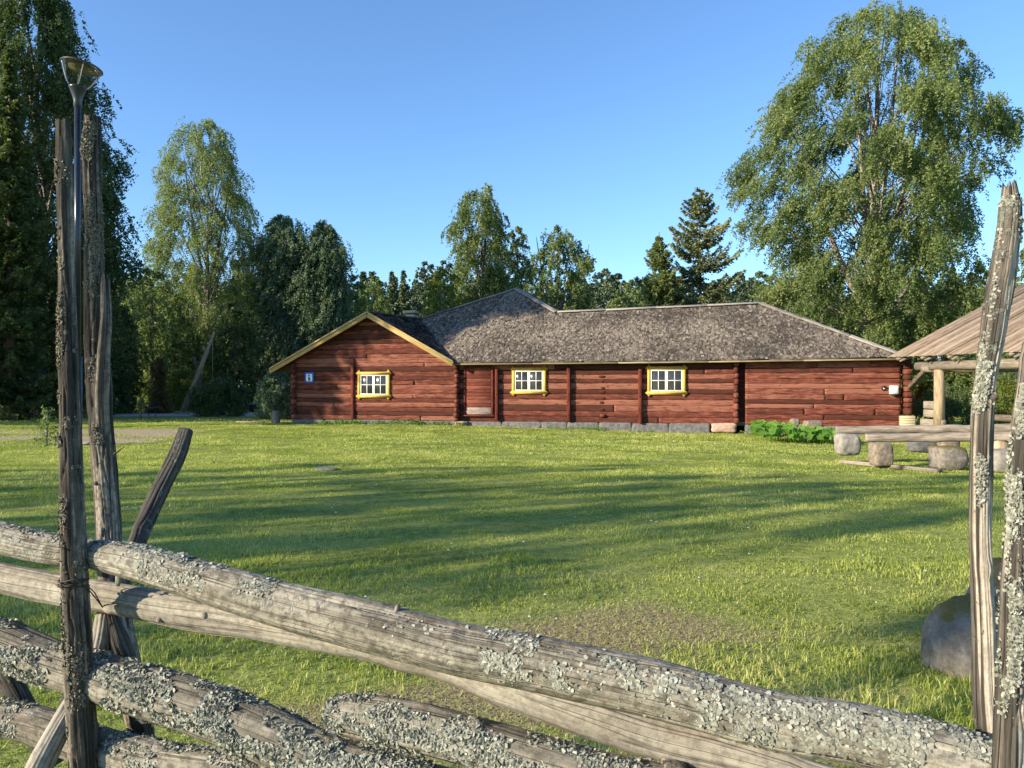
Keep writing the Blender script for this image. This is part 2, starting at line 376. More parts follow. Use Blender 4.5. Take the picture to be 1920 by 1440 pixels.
def lathe(mb, c, prof, ns=32, tilt=None):
    c = np.asarray(c, float); prof = np.asarray(prof, float); th = np.linspace(0, 2 * np.pi, ns, endpoint=False)
    V = np.stack([prof[:, 0, None] * np.cos(th), prof[:, 0, None] * np.sin(th), np.repeat(prof[:, 1, None], ns, 1)], -1).reshape(-1, 3)
    if tilt is not None: V = V @ np.asarray(tilt.to_3x3()).T
    mb.add(V + c, ring_faces(len(prof), ns)); return mb

def cat_rom(P, n):
    P = np.asarray(P, float); Q = np.vstack([2 * P[0] - P[1], P, 2 * P[-1] - P[-2]])
    t = np.linspace(0, len(P) - 1, n); i = np.minimum(t.astype(int), len(P) - 2); f = (t - i)[:, None]
    a, b, c, d = Q[i], Q[i + 1], Q[i + 2], Q[i + 3]
    return 0.5 * (2 * b + (c - a) * f + (2 * a - 5 * b + 4 * c - d) * f ** 2 + (3 * b - a - 3 * c + d) * f ** 3)

def wood(mb, P, R, ns=64, step=0.008, seed=0, rough=0.05, cracks=4, crackd=0.12, knots=(), ridge=0.0, ripped=0.0, tone=0.5, zfreq=1.0, cw=0.055, drift=.14, autoknots=0, tonefun=None):
    """a weathered round log along P: theta 0 faces the camera, 90 degrees is up (or right, on a pole given from top to bottom)"""
    PR = np.hstack([np.asarray(P, float), np.asarray(R, float)[:, None]])
    L = np.sum(np.linalg.norm(np.diff(PR[:, :3], axis=0), axis=1)); n = max(8, int(L / step))
    C = cat_rom(PR, n * 3)
    S = np.concatenate([[0], np.cumsum(np.linalg.norm(np.diff(C[:, :3], axis=0), axis=1))])
    s = np.linspace(0, S[-1], n); C = np.stack([np.interp(s, S, C[:, k]) for k in range(4)], 1)
    R = C[:, 3]; C = C[:, :3].copy()
    wob = np.stack([fbm(np.stack([s * 3, s * 0 + k, s * 0], -1), seed + 3 * k, 2) for k in range(3)], -1) * R[:, None] * 0.12
    C = C + wob
    T = np.gradient(C, axis=0); T /= np.linalg.norm(T, axis=1)[:, None]
    ref = np.array([0, -1.0, 0]); n1 = ref - T * (T @ ref)[:, None]; n1 /= np.linalg.norm(n1, axis=1)[:, None]; n2 = np.cross(n1, T)
    th = np.linspace(0, 2 * np.pi, ns, endpoint=False)
    ct, st = np.cos(th)[None], np.sin(th)[None]; ss = s[:, None] * np.ones_like(ct)
    r = R[:, None] * (1 + rough * 1.6 * fbm(np.stack([ss * 5 * zfreq, ct * 1.2 + 0 * ss, st * 1.2 + 0 * ss], -1), seed, 3))
    r += R[:, None] * rough * 0.5 * vn(np.stack([ss * 6, ct * 9 + 0 * ss, st * 9 + 0 * ss], -1), seed + 50)
    if ridge: r += R[:, None] * ridge * fbm(np.stack([ss * 9, ct * 6 + 0 * ss, st * 6 + 0 * ss], -1), seed + 60, 3)
    rng = np.random.RandomState(seed + 7)
    for k in range(cracks):
        t0 = rng.uniform(-math.pi, math.pi) if k > 1 else rng.uniform(-0.6, 1.2)
        tk = t0 + drift * fbm(np.stack([s * (1.3 + 6 * (drift > .2)), s * 0 + k, s * 0], -1), seed + k)
        d = (th[None] - tk[:, None] + np.pi) % (2 * np.pi) - np.pi
        act = np.clip(0.6 + 2 * vn(np.stack([s * 1.7, s * 0 + k + 0.5, s * 0], -1), seed + 90 + k), 0, 1)
        r -= R[:, None] * crackd * act[:, None] * np.exp(-(d / cw) ** 2)
    knots = list(knots) + [(rng.uniform(0, S[-1]), rng.uniform(-2, 2), rng.uniform(.0015, .0045), rng.uniform(.006, .013)) for _ in range(int(autoknots * S[-1]))]
    if tonefun is not None:
        tone = np.clip(tonefun(C, ss, th[None] + 0 * ss), 0, 1); r += R[:, None] * .10 * (0.5 - tone); tone = np.concatenate([tone.ravel(), [.3, .3]])
    for (ks, kt, kh, kr) in knots:      # s metres, theta rad, height m, radius m
        d = (th[None] - kt + np.pi) % (2 * np.pi) - np.pi
        q = ((ss - ks) ** 2 + (d * R[:, None]) ** 2) / kr ** 2
        r += kh * np.exp(-q)
    V = C[:, None] + r[..., None] * (ct[..., None] * n1[:, None] + st[..., None] * n2[:, None])
    wc = np.stack([ss, float(R.mean()) * ct + 0 * ss, float(R.mean()) * st + 0 * ss], -1) + rng.rand(3) * 7
    e0 = C[0] - T[0] * R[0] * 0.1; e1 = C[-1] + T[-1] * R[-1] * 0.1
    if ripped:
        jag = ripped * rng.rand(ns)
        V[0] -= T[0] * jag[:, None]; V[1] -= T[1] * jag[:, None] * 0.6
    base = n * ns
    j = np.arange(ns); cap0 = np.stack([np.full(ns, base), (j + 1) % ns, j], -1)
    cap1 = np.stack([np.full(ns, base + 1), j + (n - 1) * ns, (j + 1) % ns + (n - 1) * ns], -1)
    mb.add(np.vstack([V.reshape(-1, 3), e0, e1]), [ring_faces(n, ns), cap0, cap1], tone, np.vstack([wc.reshape(-1, 3), wc[0].mean(0), wc[-1].mean(0)]))
    return dict(C=C, n1=n1, n2=n2, R=R, s=s, T=T, r=r)

def stub(mb, K, s, th, length, rad, seed=0, lean=0.2):
    i = int(np.argmin(abs(K['s'] - s))); d = math.cos(th) * K['n1'][i] + math.sin(th) * K['n2'][i]
    p = K['C'][i] + d * K['R'][i] * 0.7
    d2 = d + K['T'][i] * lean; d2 /= np.linalg.norm(d2)
    t = np.linspace(0, 1, 5)[:, None]; rr = rad * np.array([1.5, 1.1, 1.0, 0.9, 0.6])
    tube(mb, p + d2 * (length + K['R'][i] * 0.3) * t, rr, 9)

def lichen(mb, K, patches, seed=0, size=(0.005, 0.013), tilt=(12, 80)):
    """curled flakes standing on a log; patches: (s0, s1, theta centre, theta half width, count, clumpiness)"""
    rng = np.random.RandomState(seed)
    for (s0, s1, tc, tw, cnt, clump) in patches:
        cnt = int(cnt * 2.1); m_ = cnt * 4
        s = rng.uniform(s0, s1, m_); th = tc + rng.normal(0, tw * 0.6, m_)
        msk = fbm(np.stack([s * 14, np.cos(th) * 1.6, np.sin(th) * 1.6], -1), seed + 5, 3) + rng.uniform(-0.32, 0.32, m_)
        order = np.argsort(-msk) if clump > 0 else np.arange(m_)
        keep = order[:int(cnt * (1 + clump))]; keep = keep[rng.permutation(len(keep))[:cnt]]
        s = s[keep]; th = th[keep]; k = len(s)
        i = np.clip(np.searchsorted(K['s'], s), 0, len(K['s']) - 1)
        ns = K['r'].shape[1]; jj = ((th % (2 * np.pi)) / (2 * np.pi) * ns).astype(int) % ns
        nr = np.cos(th)[:, None] * K['n1'][i] + np.sin(th)[:, None] * K['n2'][i]
        P = K['C'][i] + nr * (K['r'][i, jj] - 0.001)[:, None]
        tg = np.cross(nr, K['T'][i]); az = rng.uniform(0, 2 * np.pi, k)[:, None]
        a = np.cos(az) * K['T'][i] + np.sin(az) * tg; b = np.cross(nr, a)
        L = (size[0] * .7 + (size[1] * 1.1 - size[0] * .7) * rng.rand(k) ** 1.6)[:, None]; W = L * rng.uniform(0.6, 1.3, (k, 1))
        ph = np.radians(rng.uniform(*tilt, (k, 1))); ph2 = ph - np.radians(rng.uniform(5, tilt[1], (k, 1)))
        d1 = a * np.cos(ph) + nr * np.sin(ph); d2 = a * np.cos(ph2) + nr * np.sin(ph2)
        q = rng.uniform(0.2, 0.5, (k, 1))
        v0 = P - b * W * 0.3; v1 = P + b * W * 0.3
        v2 = P + d1 * L * 0.5 + b * W * 0.55 + nr * L * q * 0.3; v3 = P + d1 * L * 0.5 - b * W * 0.5
        v4 = P + d1 * L * 0.5 + d2 * L * 0.5 + b * W * 0.35; v5 = P + d1 * L * 0.5 + d2 * L * 0.55 - b * W * 0.4 + nr * L * q * 0.4
        V = np.stack([v0, v1, v2, v3, v4, v5], 1).reshape(-1, 3)
        o = np.arange(k)[:, None] * 6
        f = np.concatenate([o + np.array([[0, 1, 2, 3]]), o + np.array([[3, 2, 4, 5]])])
        tn = np.clip(rng.normal(0.62, 0.22, k), 0, 1); tn = np.repeat(tn, 6); tn[0::6] -= 0.3; tn[1::6] -= 0.3
        mb.add(V, f, np.clip(tn, 0, 1))

def rock(mb, c, size, seed=0, sub=4, rz=0.0, amp=0.16, flat=0.0, boxy=0.0):
    import bmesh
    bm = bmesh.new(); bmesh.ops.create_icosphere(bm, subdivisions=sub, radius=1.0)
    V = np.array([v.co[:] for v in bm.verts]); Fa = np.array([[v.index for v in f.verts] for f in bm.faces]); bm.free()
    if boxy:
        p = 2 + boxy * 6; nrm = (np.abs(V) ** p).sum(1) ** (1 / p); V = V / nrm[:, None] * (1 - 0.08 * min(boxy, 1))
    d = 1 + amp * fbm(V * 1.3, seed, 4) + amp * 0.35 * fbm(V * 5, seed + 4, 3)
    V = V * d[:, None] * np.asarray(size) / 2
    c_, s_ = math.cos(rz), math.sin(rz); V = V @ np.array([[c_, s_, 0], [-s_, c_, 0], [0, 0, 1]])
    mb.add(V + np.asarray(c, float), Fa); return mb

# ------------------------------------------------------------------ ground
def sandmask(x, y):
    n = fbm(np.stack([np.asarray(x, float) * .35, np.asarray(y, float) * .9, 0 * np.asarray(x, float)], -1), 71, 3)
    return np.clip(sstep(-8.5, -13.0, x + 0.15 * (y - 25)) * sstep(20.5, 22.5, y) * sstep(30.5, 27.5, y) * (.85 + .55 * n), 0, 1)
def baremask(x, y):
    x = np.asarray(x, float)
    n = fbm(np.stack([x * 1.1, y * 1.4, x * 0], -1), 21, 3)
    m = np.exp(-(((x - 0.8) / 1.5) ** 2 + ((y - 4.9) / 0.85) ** 2)) * .95
    m = np.maximum(m, np.exp(-(((x + 0.5) / 1.4) ** 2 + ((y - 3.7) / 0.6) ** 2)) * 0.85)
    m = np.maximum(m, np.exp(-(((x - 1.7) / 0.7) ** 2 + ((y - 3.9) / 0.35) ** 2)) * 0.95)
    m = np.maximum(m, np.exp(-(((x - 2.8) / 0.8) ** 2 + ((y - 5.9) / 0.4) ** 2)) * 0.5)
    return np.clip(m * (0.85 + 0.5 * n) + 0.12 * (n > 0.55), 0, 1)
xs = np.concatenate([[-1800, -500, -200, -110], np.linspace(-70, 70, 281), [110, 200, 500, 1800]])
ys = np.concatenate([[-1800, -400, -120, -40, -20], np.linspace(-8, 70, 261), [90, 130, 200, 500, 2500]])
X, Y = np.meshgrid(xs, ys); Z = gz(X, Y)
mb = MB(); mb.add(np.stack([X, Y, Z], -1).reshape(-1, 3), ring_faces(len(ys), len(xs), False))
near = (abs(X) < 60) & (Y < 60)
grd = mb.build('ground', 'ground', smooth=True, attrs={'bare': (baremask(X, Y) * near).ravel(), 'sand': (sandmask(X, Y) * near).ravel()})
tag(grd, kind='structure')

# gravel path at the far left
P = []
for t in np.linspace(0, 1, 40):
    x = -34 + t * 26; y = 39.0 + 1.5 * math.sin(t * 2.2) + t * 2
    w = 1.9 + 0.25 * math.sin(t * 9)
    P += [[x, y - w, gz(x, y - w) + 0.012], [x, y + w, gz(x, y + w) + 0.012]]
mb = MB(); mb.add(P, ring_faces(40, 2, False)); tag(mb.build('path', 'path_gravel', smooth=True), kind='structure')

# grass
def grass(name, bands, seed, skip):
    rng = np.random.RandomState(seed); mb = MB()
    for (d0, d1, dens, h0, h1, w, five) in bands:
        xm = 0.72 * d1 + 1.2; area = (2 * xm) * (d1 - d0); n = int(area * dens)
        y = rng.uniform(d0, d1, n); x = rng.uniform(-xm, xm, n)
        k = abs(x) < 0.72 * y + 1.2; x = x[k]; y = y[k]
        # tufts: pull blades towards clump centres
        cell = 0.11 if five else 0.25
        cx = (np.floor(x / cell) + _h(np.floor(x / cell), np.floor(y / cell), np.zeros_like(x), 3)) * cell
        cy = (np.floor(y / cell) + _h(np.floor(x / cell), np.floor(y / cell), np.zeros_like(x), 9)) * cell
        pull = rng.uniform(0, 0.5 if five else 0.0, len(x)); x = x + (cx - x) * pull; y = y + (cy - y) * pull
        bm_ = baremask(x, y); sm = sandmask(x, y)
        big = fbm(np.stack([x * 0.5, y * 0.9, x * 0], -1), 31, 3)
        sml = fbm(np.stack([x * 4 + y * 2.9, y * 4.1 - x * 3.1, x * 0], -1), 37, 3)
        keep = (rng.rand(len(x)) > bm_ * (0.72 - 0.45 * sml)) & (rng.rand(len(x)) > sm * 1.05) & (rng.rand(len(x)) < 0.75 + 0.5 * sml) & skip(x, y)
        x, y, bm_, big, sml = x[keep], y[keep], bm_[keep], big[keep], sml[keep]; n = len(x)
        med = fbm(np.stack([x * 1.7 + y * 1.3, y * 2.0 - x * 1.4, x * 0], -1), 41, 3)
        hgt = (h0 + (h1 - h0) * rng.rand(n) ** 1.5) * np.clip(1 + .6 * med, .35, 2) * (0.85 + 0.35 * big) * (1 - 0.35 * bm_) * (1 + 0.25 * sml)
        tall = rng.rand(n) < 0.02; hgt[tall] *= 1.9
        fence = np.exp(-((y - 3.2) / 0.6) ** 2) * sstep(1.6, 2.4, x); hgt *= 1 + 1.2 * fence
        tone = np.clip(0.42 + 0.17 * big + 0.16 * rng.randn(n) + 0.33 * bm_ + 0.10 * sml + 0.10 * med, 0, 1)
        pat = fbm(np.stack([x * .9, y * 1.1, x * 0], -1), 55, 4)
        tone = np.clip(tone - .26 * sstep(.15, .55, pat), 0, 1)
        straw = rng.rand(n) < 0.06 + 0.5 * bm_ + .28 * sstep(.2, .65, -pat); tone[straw] = rng.uniform(0.62, .88, straw.sum()); flat = straw & (rng.rand(n) < .65); tone[flat] = rng.uniform(.75, 1, flat.sum())
        az = rng.uniform(0, 2 * np.pi, n); lean = rng.uniform(0.1, 1.1, n)
        dx, dy = np.cos(az), np.sin(az); ww = w * rng.uniform(0.6, 1.3, n)
        lean[flat] = 2.2; hgt[flat] *= .5
        z = gz(x, y) - 0.004; B = np.stack([x, y, z], -1)
        D = np.stack([dx, dy, 0 * x], -1); sa = rng.uniform(0, 2 * np.pi, n); S = np.stack([np.cos(sa), np.sin(sa), 0 * x], -1)
        U = np.array([0, 0, 1.0])
        hc = hgt[:, None]; l = lean[:, None]; wc_ = ww[:, None]
        if five:
            v0 = B - S * wc_ / 2; v1 = B + S * wc_ / 2
            M_ = B + U * hc * 0.6 + D * hc * l * 0.3
            v2 = M_ + S * wc_ * 0.4; v3 = M_ - S * wc_ * 0.4
            v4 = B + U * hc * np.maximum(1 - 0.38 * l, .12) + D * hc * l * 0.9
            V = np.stack([v0, v1, v2, v3, v4], 1).reshape(-1, 3); o = np.arange(n)[:, None] * 5
            mb.add(V, [o + np.array([[0, 1, 2, 3]]), o + np.array([[3, 2, 4]])], np.repeat(tone, 5))
        else:
            V = np.stack([B - S * wc_ / 2, B + S * wc_ / 2, B + U * hc * (1 - 0.3 * l) + D * hc * l * 0.7], 1).reshape(-1, 3); o = np.arange(n)[:, None] * 3
            mb.add(V, o + np.array([[0, 1, 2]]), np.repeat(tone, 3))
    return mb.build(name, 'grass_blades')
HTH = math.atan2(-0.228, 0.973); HU = np.array([math.cos(HTH), math.sin(HTH)]); HV = np.array([-math.sin(HTH), math.cos(HTH)]); HO = np.array([-2.2, 31.5])
def straw(seed):
    rng = np.random.RandomState(seed); n = 150000; x = rng.uniform(-3, 4, n); y = rng.uniform(2.8, 6.8, n)
    k = rng.rand(n) < baremask(x, y); x, y = x[k], y[k]; n = len(x); mb = MB()
    a = rng.uniform(0, 2 * np.pi, n); L = rng.uniform(.012, .045, n); w = rng.uniform(.0012, .003, n); z = gz(x, y) + rng.uniform(.003, .022, n)
    d = np.stack([np.cos(a), np.sin(a), rng.normal(0, .35, n)], -1); s_ = np.stack([-np.sin(a), np.cos(a), 0 * a], -1); B = np.stack([x, y, z], -1)
    V = np.stack([B - d * L[:, None] / 2, B + s_ * w[:, None], B + d * L[:, None] / 2, B - s_ * w[:, None]], 1).reshape(-1, 3)
    mb.add(V, np.arange(n)[:, None] * 4 + np.array([[0, 1, 2, 3]]), np.repeat(np.clip(rng.normal(.8, .2, n), .2, 1), 4))
    return mb.build('straw_litter', 'grass_blades')
tag(straw(5), 'dry straw litter lying on the bare patches of the lawn', 'straw', kind='stuff')
def not_house(x, y):
    u = (x - HO[0]) * HU[0] + (y - HO[1]) * HU[1]; v = (x - HO[0]) * HV[0] + (y - HO[1]) * HV[1]
    if np.size(x) and np.min(y) > 33: return ~(((v > -0.12) & (u > -7.4) & (u < 16.8)) | ((x < -7) & (y > 36.5) & (y < 44.5)))
    return ~((v > -0.12) & (u > -7.4) & (u < 16.8))
tag(grass('lawn_grass', [(2.2, 4.0, 7000, 0.03, 0.065, 0.0045, True), (4.0, 7.0, 4600, 0.03, 0.065, 0.0058, True), (7, 12, 2600, 0.025, 0.05, 0.009, False),
                         (12, 20, 1600, 0.025, 0.05, 0.016, False), (20, 34, 850, 0.03, 0.06, 0.028, False), (34, 48, 80, 0.05, 0.10, 0.06, False)], 11, not_house),
    'short mown green lawn grass with straw patches', 'grass', kind='stuff')
rng = np.random.RandomState(4); mb = MB()
for k in range(150):
    y = 5 + 20 * rng.rand() ** 1.3; x = rng.uniform(-0.66, 0.66) * y; z = float(gz(x, y)) + 0.05; r = rng.uniform(0.007, 0.013)
    mb.add([[x - r, y, z], [x, y - r, z + r * .5], [x + r, y, z], [x, y + r, z + r]], [[0, 1, 2, 3]])
tag(mb.build('clover_flowers', 'flower_white'), 'tiny white clover heads dotted over the lawn', 'flowers', kind='stuff')
mb = MB()
for (px, py) in [(587, 1018), (350, 940), (1263, 937), (1117, 972), (1612, 1207), (560, 1243), (420, 1180), (300, 1190), (1320, 1370), (1700, 1010), (480, 1000), (700, 1075), (1030, 1215), (1480, 1060), (870, 1110)]:
    D = EYE * F / (py - 720); p = pt(px, py, D); x, y = p[0], p[1]; z = float(gz(x, y)) + 0.045; r = 0.022
    a = rng.rand() * 6; c_, s_ = math.cos(a) * r, math.sin(a) * r
    mb.add([[x - c_, y - s_, z], [x + s_ * .6, y - c_ * .6, z + .012], [x + c_, y + s_, z + .004], [x - s_ * .6, y + c_ * .6, z + .014]], [[0, 1, 2, 3]])
tag(mb.build('fallen_leaves', 'dry_leaf'), 'a few yellowed leaves fallen on the lawn', 'leaves', kind='stuff')

# ------------------------------------------------------------------ red log house, local axes u (along the front), v (inwards), w (up)
house = empty('log_house', (HO[0], HO[1], 0), 'long low red log house with grey shingle roof and yellow window casings', 'house', rz=HTH)
def wu(px, v=0.0):
    """u on the plane v seen at pixel column px"""
    r = (px - 960) / F
    # x = HO0+u*HUx+v*HVx ; y = HO1+u*HUy+v*HVy ; x = r*y
    return (r * (HO[1] + v * HV[1]) - HO[0] - v * HV[0]) / (HU[0] - r * HU[1])
def ww(px, py, v=0.0):
    u = wu(px, v); y = HO[1] + u * HU[1] + v * HV[1]; return EYE - (py - 720) / F * y
EV = -0.48                                   # eave line
def ew(u): return np.interp(u, [-0.2, 8, 16.8], [2.47, 2.49, 2.56])      # eave height
def sl(u): return np.interp(u, [-3, 1.29, 3.54, 7, 12, 16.8], [.645, .645, .592, .615, .632, .632])
def front(u, v): return ew(u) + sl(u) * (v - EV)
E0 = (-0.12, EV); E1 = (16.62, EV); M0 = (3.54, 3.3); M1 = (12.07, 3.3); K0 = (1.29, 5.05); G1 = (-2.57, 2.7)
def f3(p, f=front): return np.array([p[0], p[1], float(f(p[0], p[1]))])
M0w, M1w, Kw, Gw = [f3(p) for p in (M0, M1, K0, G1)]
GP = np.array([-3.72, -0.62, 4.53]); GB = np.array([-0.06, -0.62, 2.50]); GL = np.array([-8.15, -0.62, 2.22])
GLb = np.array([-8.1, 7.0, 2.15]); Kb = np.array([1.45, 15.0, 6.03]); Lb = np.array([-6.5, 15, 2.4]); Rb = np.array([7.2, 15, 2.5]); Rm = np.array([7.2, 7.1, 2.5]); Eb = np.array([16.5, 7.1, 2.5])
E0w = f3(E0); E1w = f3(E1)

roof = MB()
def slab(P, th=0.07):
    P = np.array(P); n = len(P); nrm = np.zeros(3)
    for k in range(1, n - 1): nrm += np.cross(P[k] - P[0], P[k + 1] - P[0])
    nrm /= np.linalg.norm(nrm)
    if nrm[2] < 0: P = P[::-1]; nrm = -nrm
    Q = P - nrm * th
    tri = np.array([[0, k, k + 1] for k in range(1, n - 1)]); i = np.arange(n); j = (i + 1) % n
    roof.add(np.vstack([P, Q]), [tri, tri[:, ::-1] + n, np.stack([j, i, i + n, j + n], 1)], 0.35)
fr = [f3((u, EV)) for u in np.linspace(E0[0], E1[0], 12)]
mid = [f3((u, 3.3)) for u in np.linspace(M0[0], M1[0], 7)]
slab([E0w, f3((3.54, EV)), M0w, Kw, Gw])
us = np.linspace(3.54, 12.07, 6)
for a, b in zip(us[:-1], us[1:]): slab([f3((a, EV)), f3((b, EV)), f3((b, 3.3)), f3((a, 3.3))])
slab([f3((12.07, EV)), E1w, M1w])
slab([GP, GB, E0w, Gw]); slab([GP, Gw, GLb, GL]); slab([Gw, Kw, Kb, Lb, GLb]); slab([Kw, M0w, Rm, Rb, Kb])
slab([M0w, M1w, Eb, Rm]); slab([E1w, Eb, M1w])
roofo = roof.build('roof', 'shingle_wood', house, local=True)

def in_poly(x, y, poly):
    c = np.zeros(len(x), bool); n = len(poly)
    for i in range(n):
        x1, y1 = poly[i][:2]; x2, y2 = poly[(i + 1) % n][:2]
        if y1 == y2: continue
        hit = ((y1 > y) != (y2 > y)) & (x < (x2 - x1) * (y - y1) / (y2 - y1) + x1); c ^= hit
    return c
def shingles(mb, poly, f, up, seed, exposure=0.105, wdt=0.085):
    """rows of split wooden shingles over the uv polygon; up = uphill direction in uv"""
    rng = np.random.RandomState(seed); up = np.array(up, float); up /= np.linalg.norm(up); al = np.array([up[1], -up[0]])
    P = np.array([p[:2] for p in poly]); a = P @ al; b = P @ up
    rows = np.arange(b.min() - 0.03, b.max(), exposure * 0.85)
    uv = []
    for r in rows:
        x = np.arange(a.min() + rng.uniform(0, wdt), a.max(), wdt); x = x + rng.uniform(-0.022, 0.022, len(x))
        uv.append(x[:, None] * al + (r + rng.uniform(-0.014, 0.014, len(x)) + 0.012 * np.sin(x * 3 + r * 5))[:, None] * up)
    uv = np.concatenate(uv); uv = uv[in_poly(uv[:, 0], uv[:, 1], P)]
    uv = uv[rng.rand(len(uv)) > 0.006]; n = len(uv)
    w = wdt * rng.uniform(0.8, 1.35, (n, 1)); L = 0.20
    w0 = f(uv[:, 0], uv[:, 1]); w1 = f(uv[:, 0] + up[0] * L, uv[:, 1] + up[1] * L)
    lift = rng.gamma(1.6, 0.0065, n) + 0.013
    A = np.column_stack([uv, w0 + lift]); Bk = np.column_stack([uv + up * L, w1 + 0.006])
    al3 = np.column_stack([np.tile(al, (n, 1)), np.zeros(n)]); tw = rng.normal(0, 0.009, n)[:, None] * np.array([0, 0, 1.0])
    sk = rng.normal(0, 0.012, (n, 1)) * np.append(up, 0)
    v0 = A - al3 * w / 2 - tw; v1 = A + al3 * w / 2 + tw + sk; v2 = Bk + al3 * w / 2; v3 = Bk - al3 * w / 2
    dn = np.array([0, 0, -0.024]); V = np.stack([v0, v1, v2, v3, v0 + dn, v1 + dn], 1).reshape(-1, 3); o = np.arange(n)[:, None] * 6
    big = fbm(np.column_stack([uv * 0.7, 0 * uv[:, 0]]), seed, 3)
    tone = np.clip(0.48 + 0.13 * rng.randn(n) + 0.15 * big, 0, 1); tone[rng.rand(n) < 0.012] = 1.0; tone[rng.rand(n) < 0.03] = 0.0
    wc = np.stack([V[:, 1], V[:, 0], V[:, 2]], 1) + np.repeat(rng.rand(n, 3) * 9, 6, 0)
    mb.add(V, [o + np.array([[0, 1, 2, 3]]), o + np.array([[4, 5, 1, 0]])], np.repeat(tone, 6), wc)
def planef(a, b, c):
    n = np.cross(b - a, c - a); return lambda u, v: a[2] - (n[0] * (u - a[0]) + n[1] * (v - a[1])) / n[2]
sh = MB()
shingles(sh, [(E0[0], EV - .05), (E1[0] + .02, EV - .05), M1, M0, K0, G1], front, (0, 1), 3)
gr = planef(GP, GB, Gw); shingles(sh, [GP, GB, E0w, Gw], gr, (-1, -0.02), 5)
rr = planef(Kw, M0w, Kb); shingles(sh, [Kw, M0w, Rm, Rb, Kb], rr, (-1, 0), 7, 0.14, 0.12)
hr = planef(E1w, Eb, M1w); shingles(sh, [E1w, Eb, M1w], hr, (-1, 0), 9)
shingles(sh, [GP, GLb, GL], planef(GP, GL, GLb), (1, 0), 10, 0.14, 0.12); shingles(sh, [GP, Gw, GLb], planef(GP, Gw, GLb), (1, 0), 11, 0.14, 0.12)
sh.build('shingles', 'shingle_wood', roofo, local=True)
rb = MB(); U = np.array([0, 0, 1.0])
def ridge(a, b, w=0.15, lift=0.06, n=4, off=0.07):
    a = np.array(a); b = np.array(b); d = (b - a) / np.linalg.norm(b - a); s = np.cross(U, d); s /= np.linalg.norm(s)
    t = np.linspace(0, 1, n + 1)
    for q, r in zip(t[:-1], t[1:]):
        for sd_ in (-1, 1):
            p0 = a + (b - a) * q + U * lift + s * sd_ * off; p1 = a + (b - a) * r + U * lift + s * sd_ * off
            p0[2] += random.uniform(-.01, .01); p1[2] += random.uniform(-.01, .01)
            A = axes_from(p1 - p0, U); ang = sd_ * -0.45; A2 = A.copy(); A2[1] = A[1] * math.cos(ang) + A[2] * math.sin(ang); A2[2] = -A[1] * math.sin(ang) + A[2] * math.cos(ang)
            boxm(rb, (p0 + p1) / 2, (np.linalg.norm(p1 - p0) - .006, w, 0.028), A2, 0.004, random.uniform(.4, .8))
random.seed(5)
ridge(M0w, M1w); ridge(M1w, E1w, n=3); ridge(Kw, M0w, w=0.2, n=2, off=0.09); ridge(Kw, Kb, n=4)
rb.build('ridge_board', 'ridge_wood', roofo, local=True)
rb = MB(); ridge(Kw, Gw, w=0.10, n=3, lift=.045, off=.05); ridge(GP, Gw, w=0.10, n=2, lift=.045, off=.05)
rb.build('ridge_board', 'shingle_wood', roofo, local=True)
# chimney
cu, cv = -4.2, 5.6; mb = MB()
boxm(mb, (cu, cv, 4.5), (0.52, 0.5, 1.0), None, 0.01); boxm(mb, (cu, cv, 5.14), (0.60, 0.58, 0.12), None, 0.012)
for k in range(8): boxm(mb, (cu, cv, 3.97 + k * 0.13), (0.535, 0.515, 0.105), None, 0.008)
tag(mb.build('chimney', 'yellow_brick', roofo, local=True), 'pale yellow brick chimney')

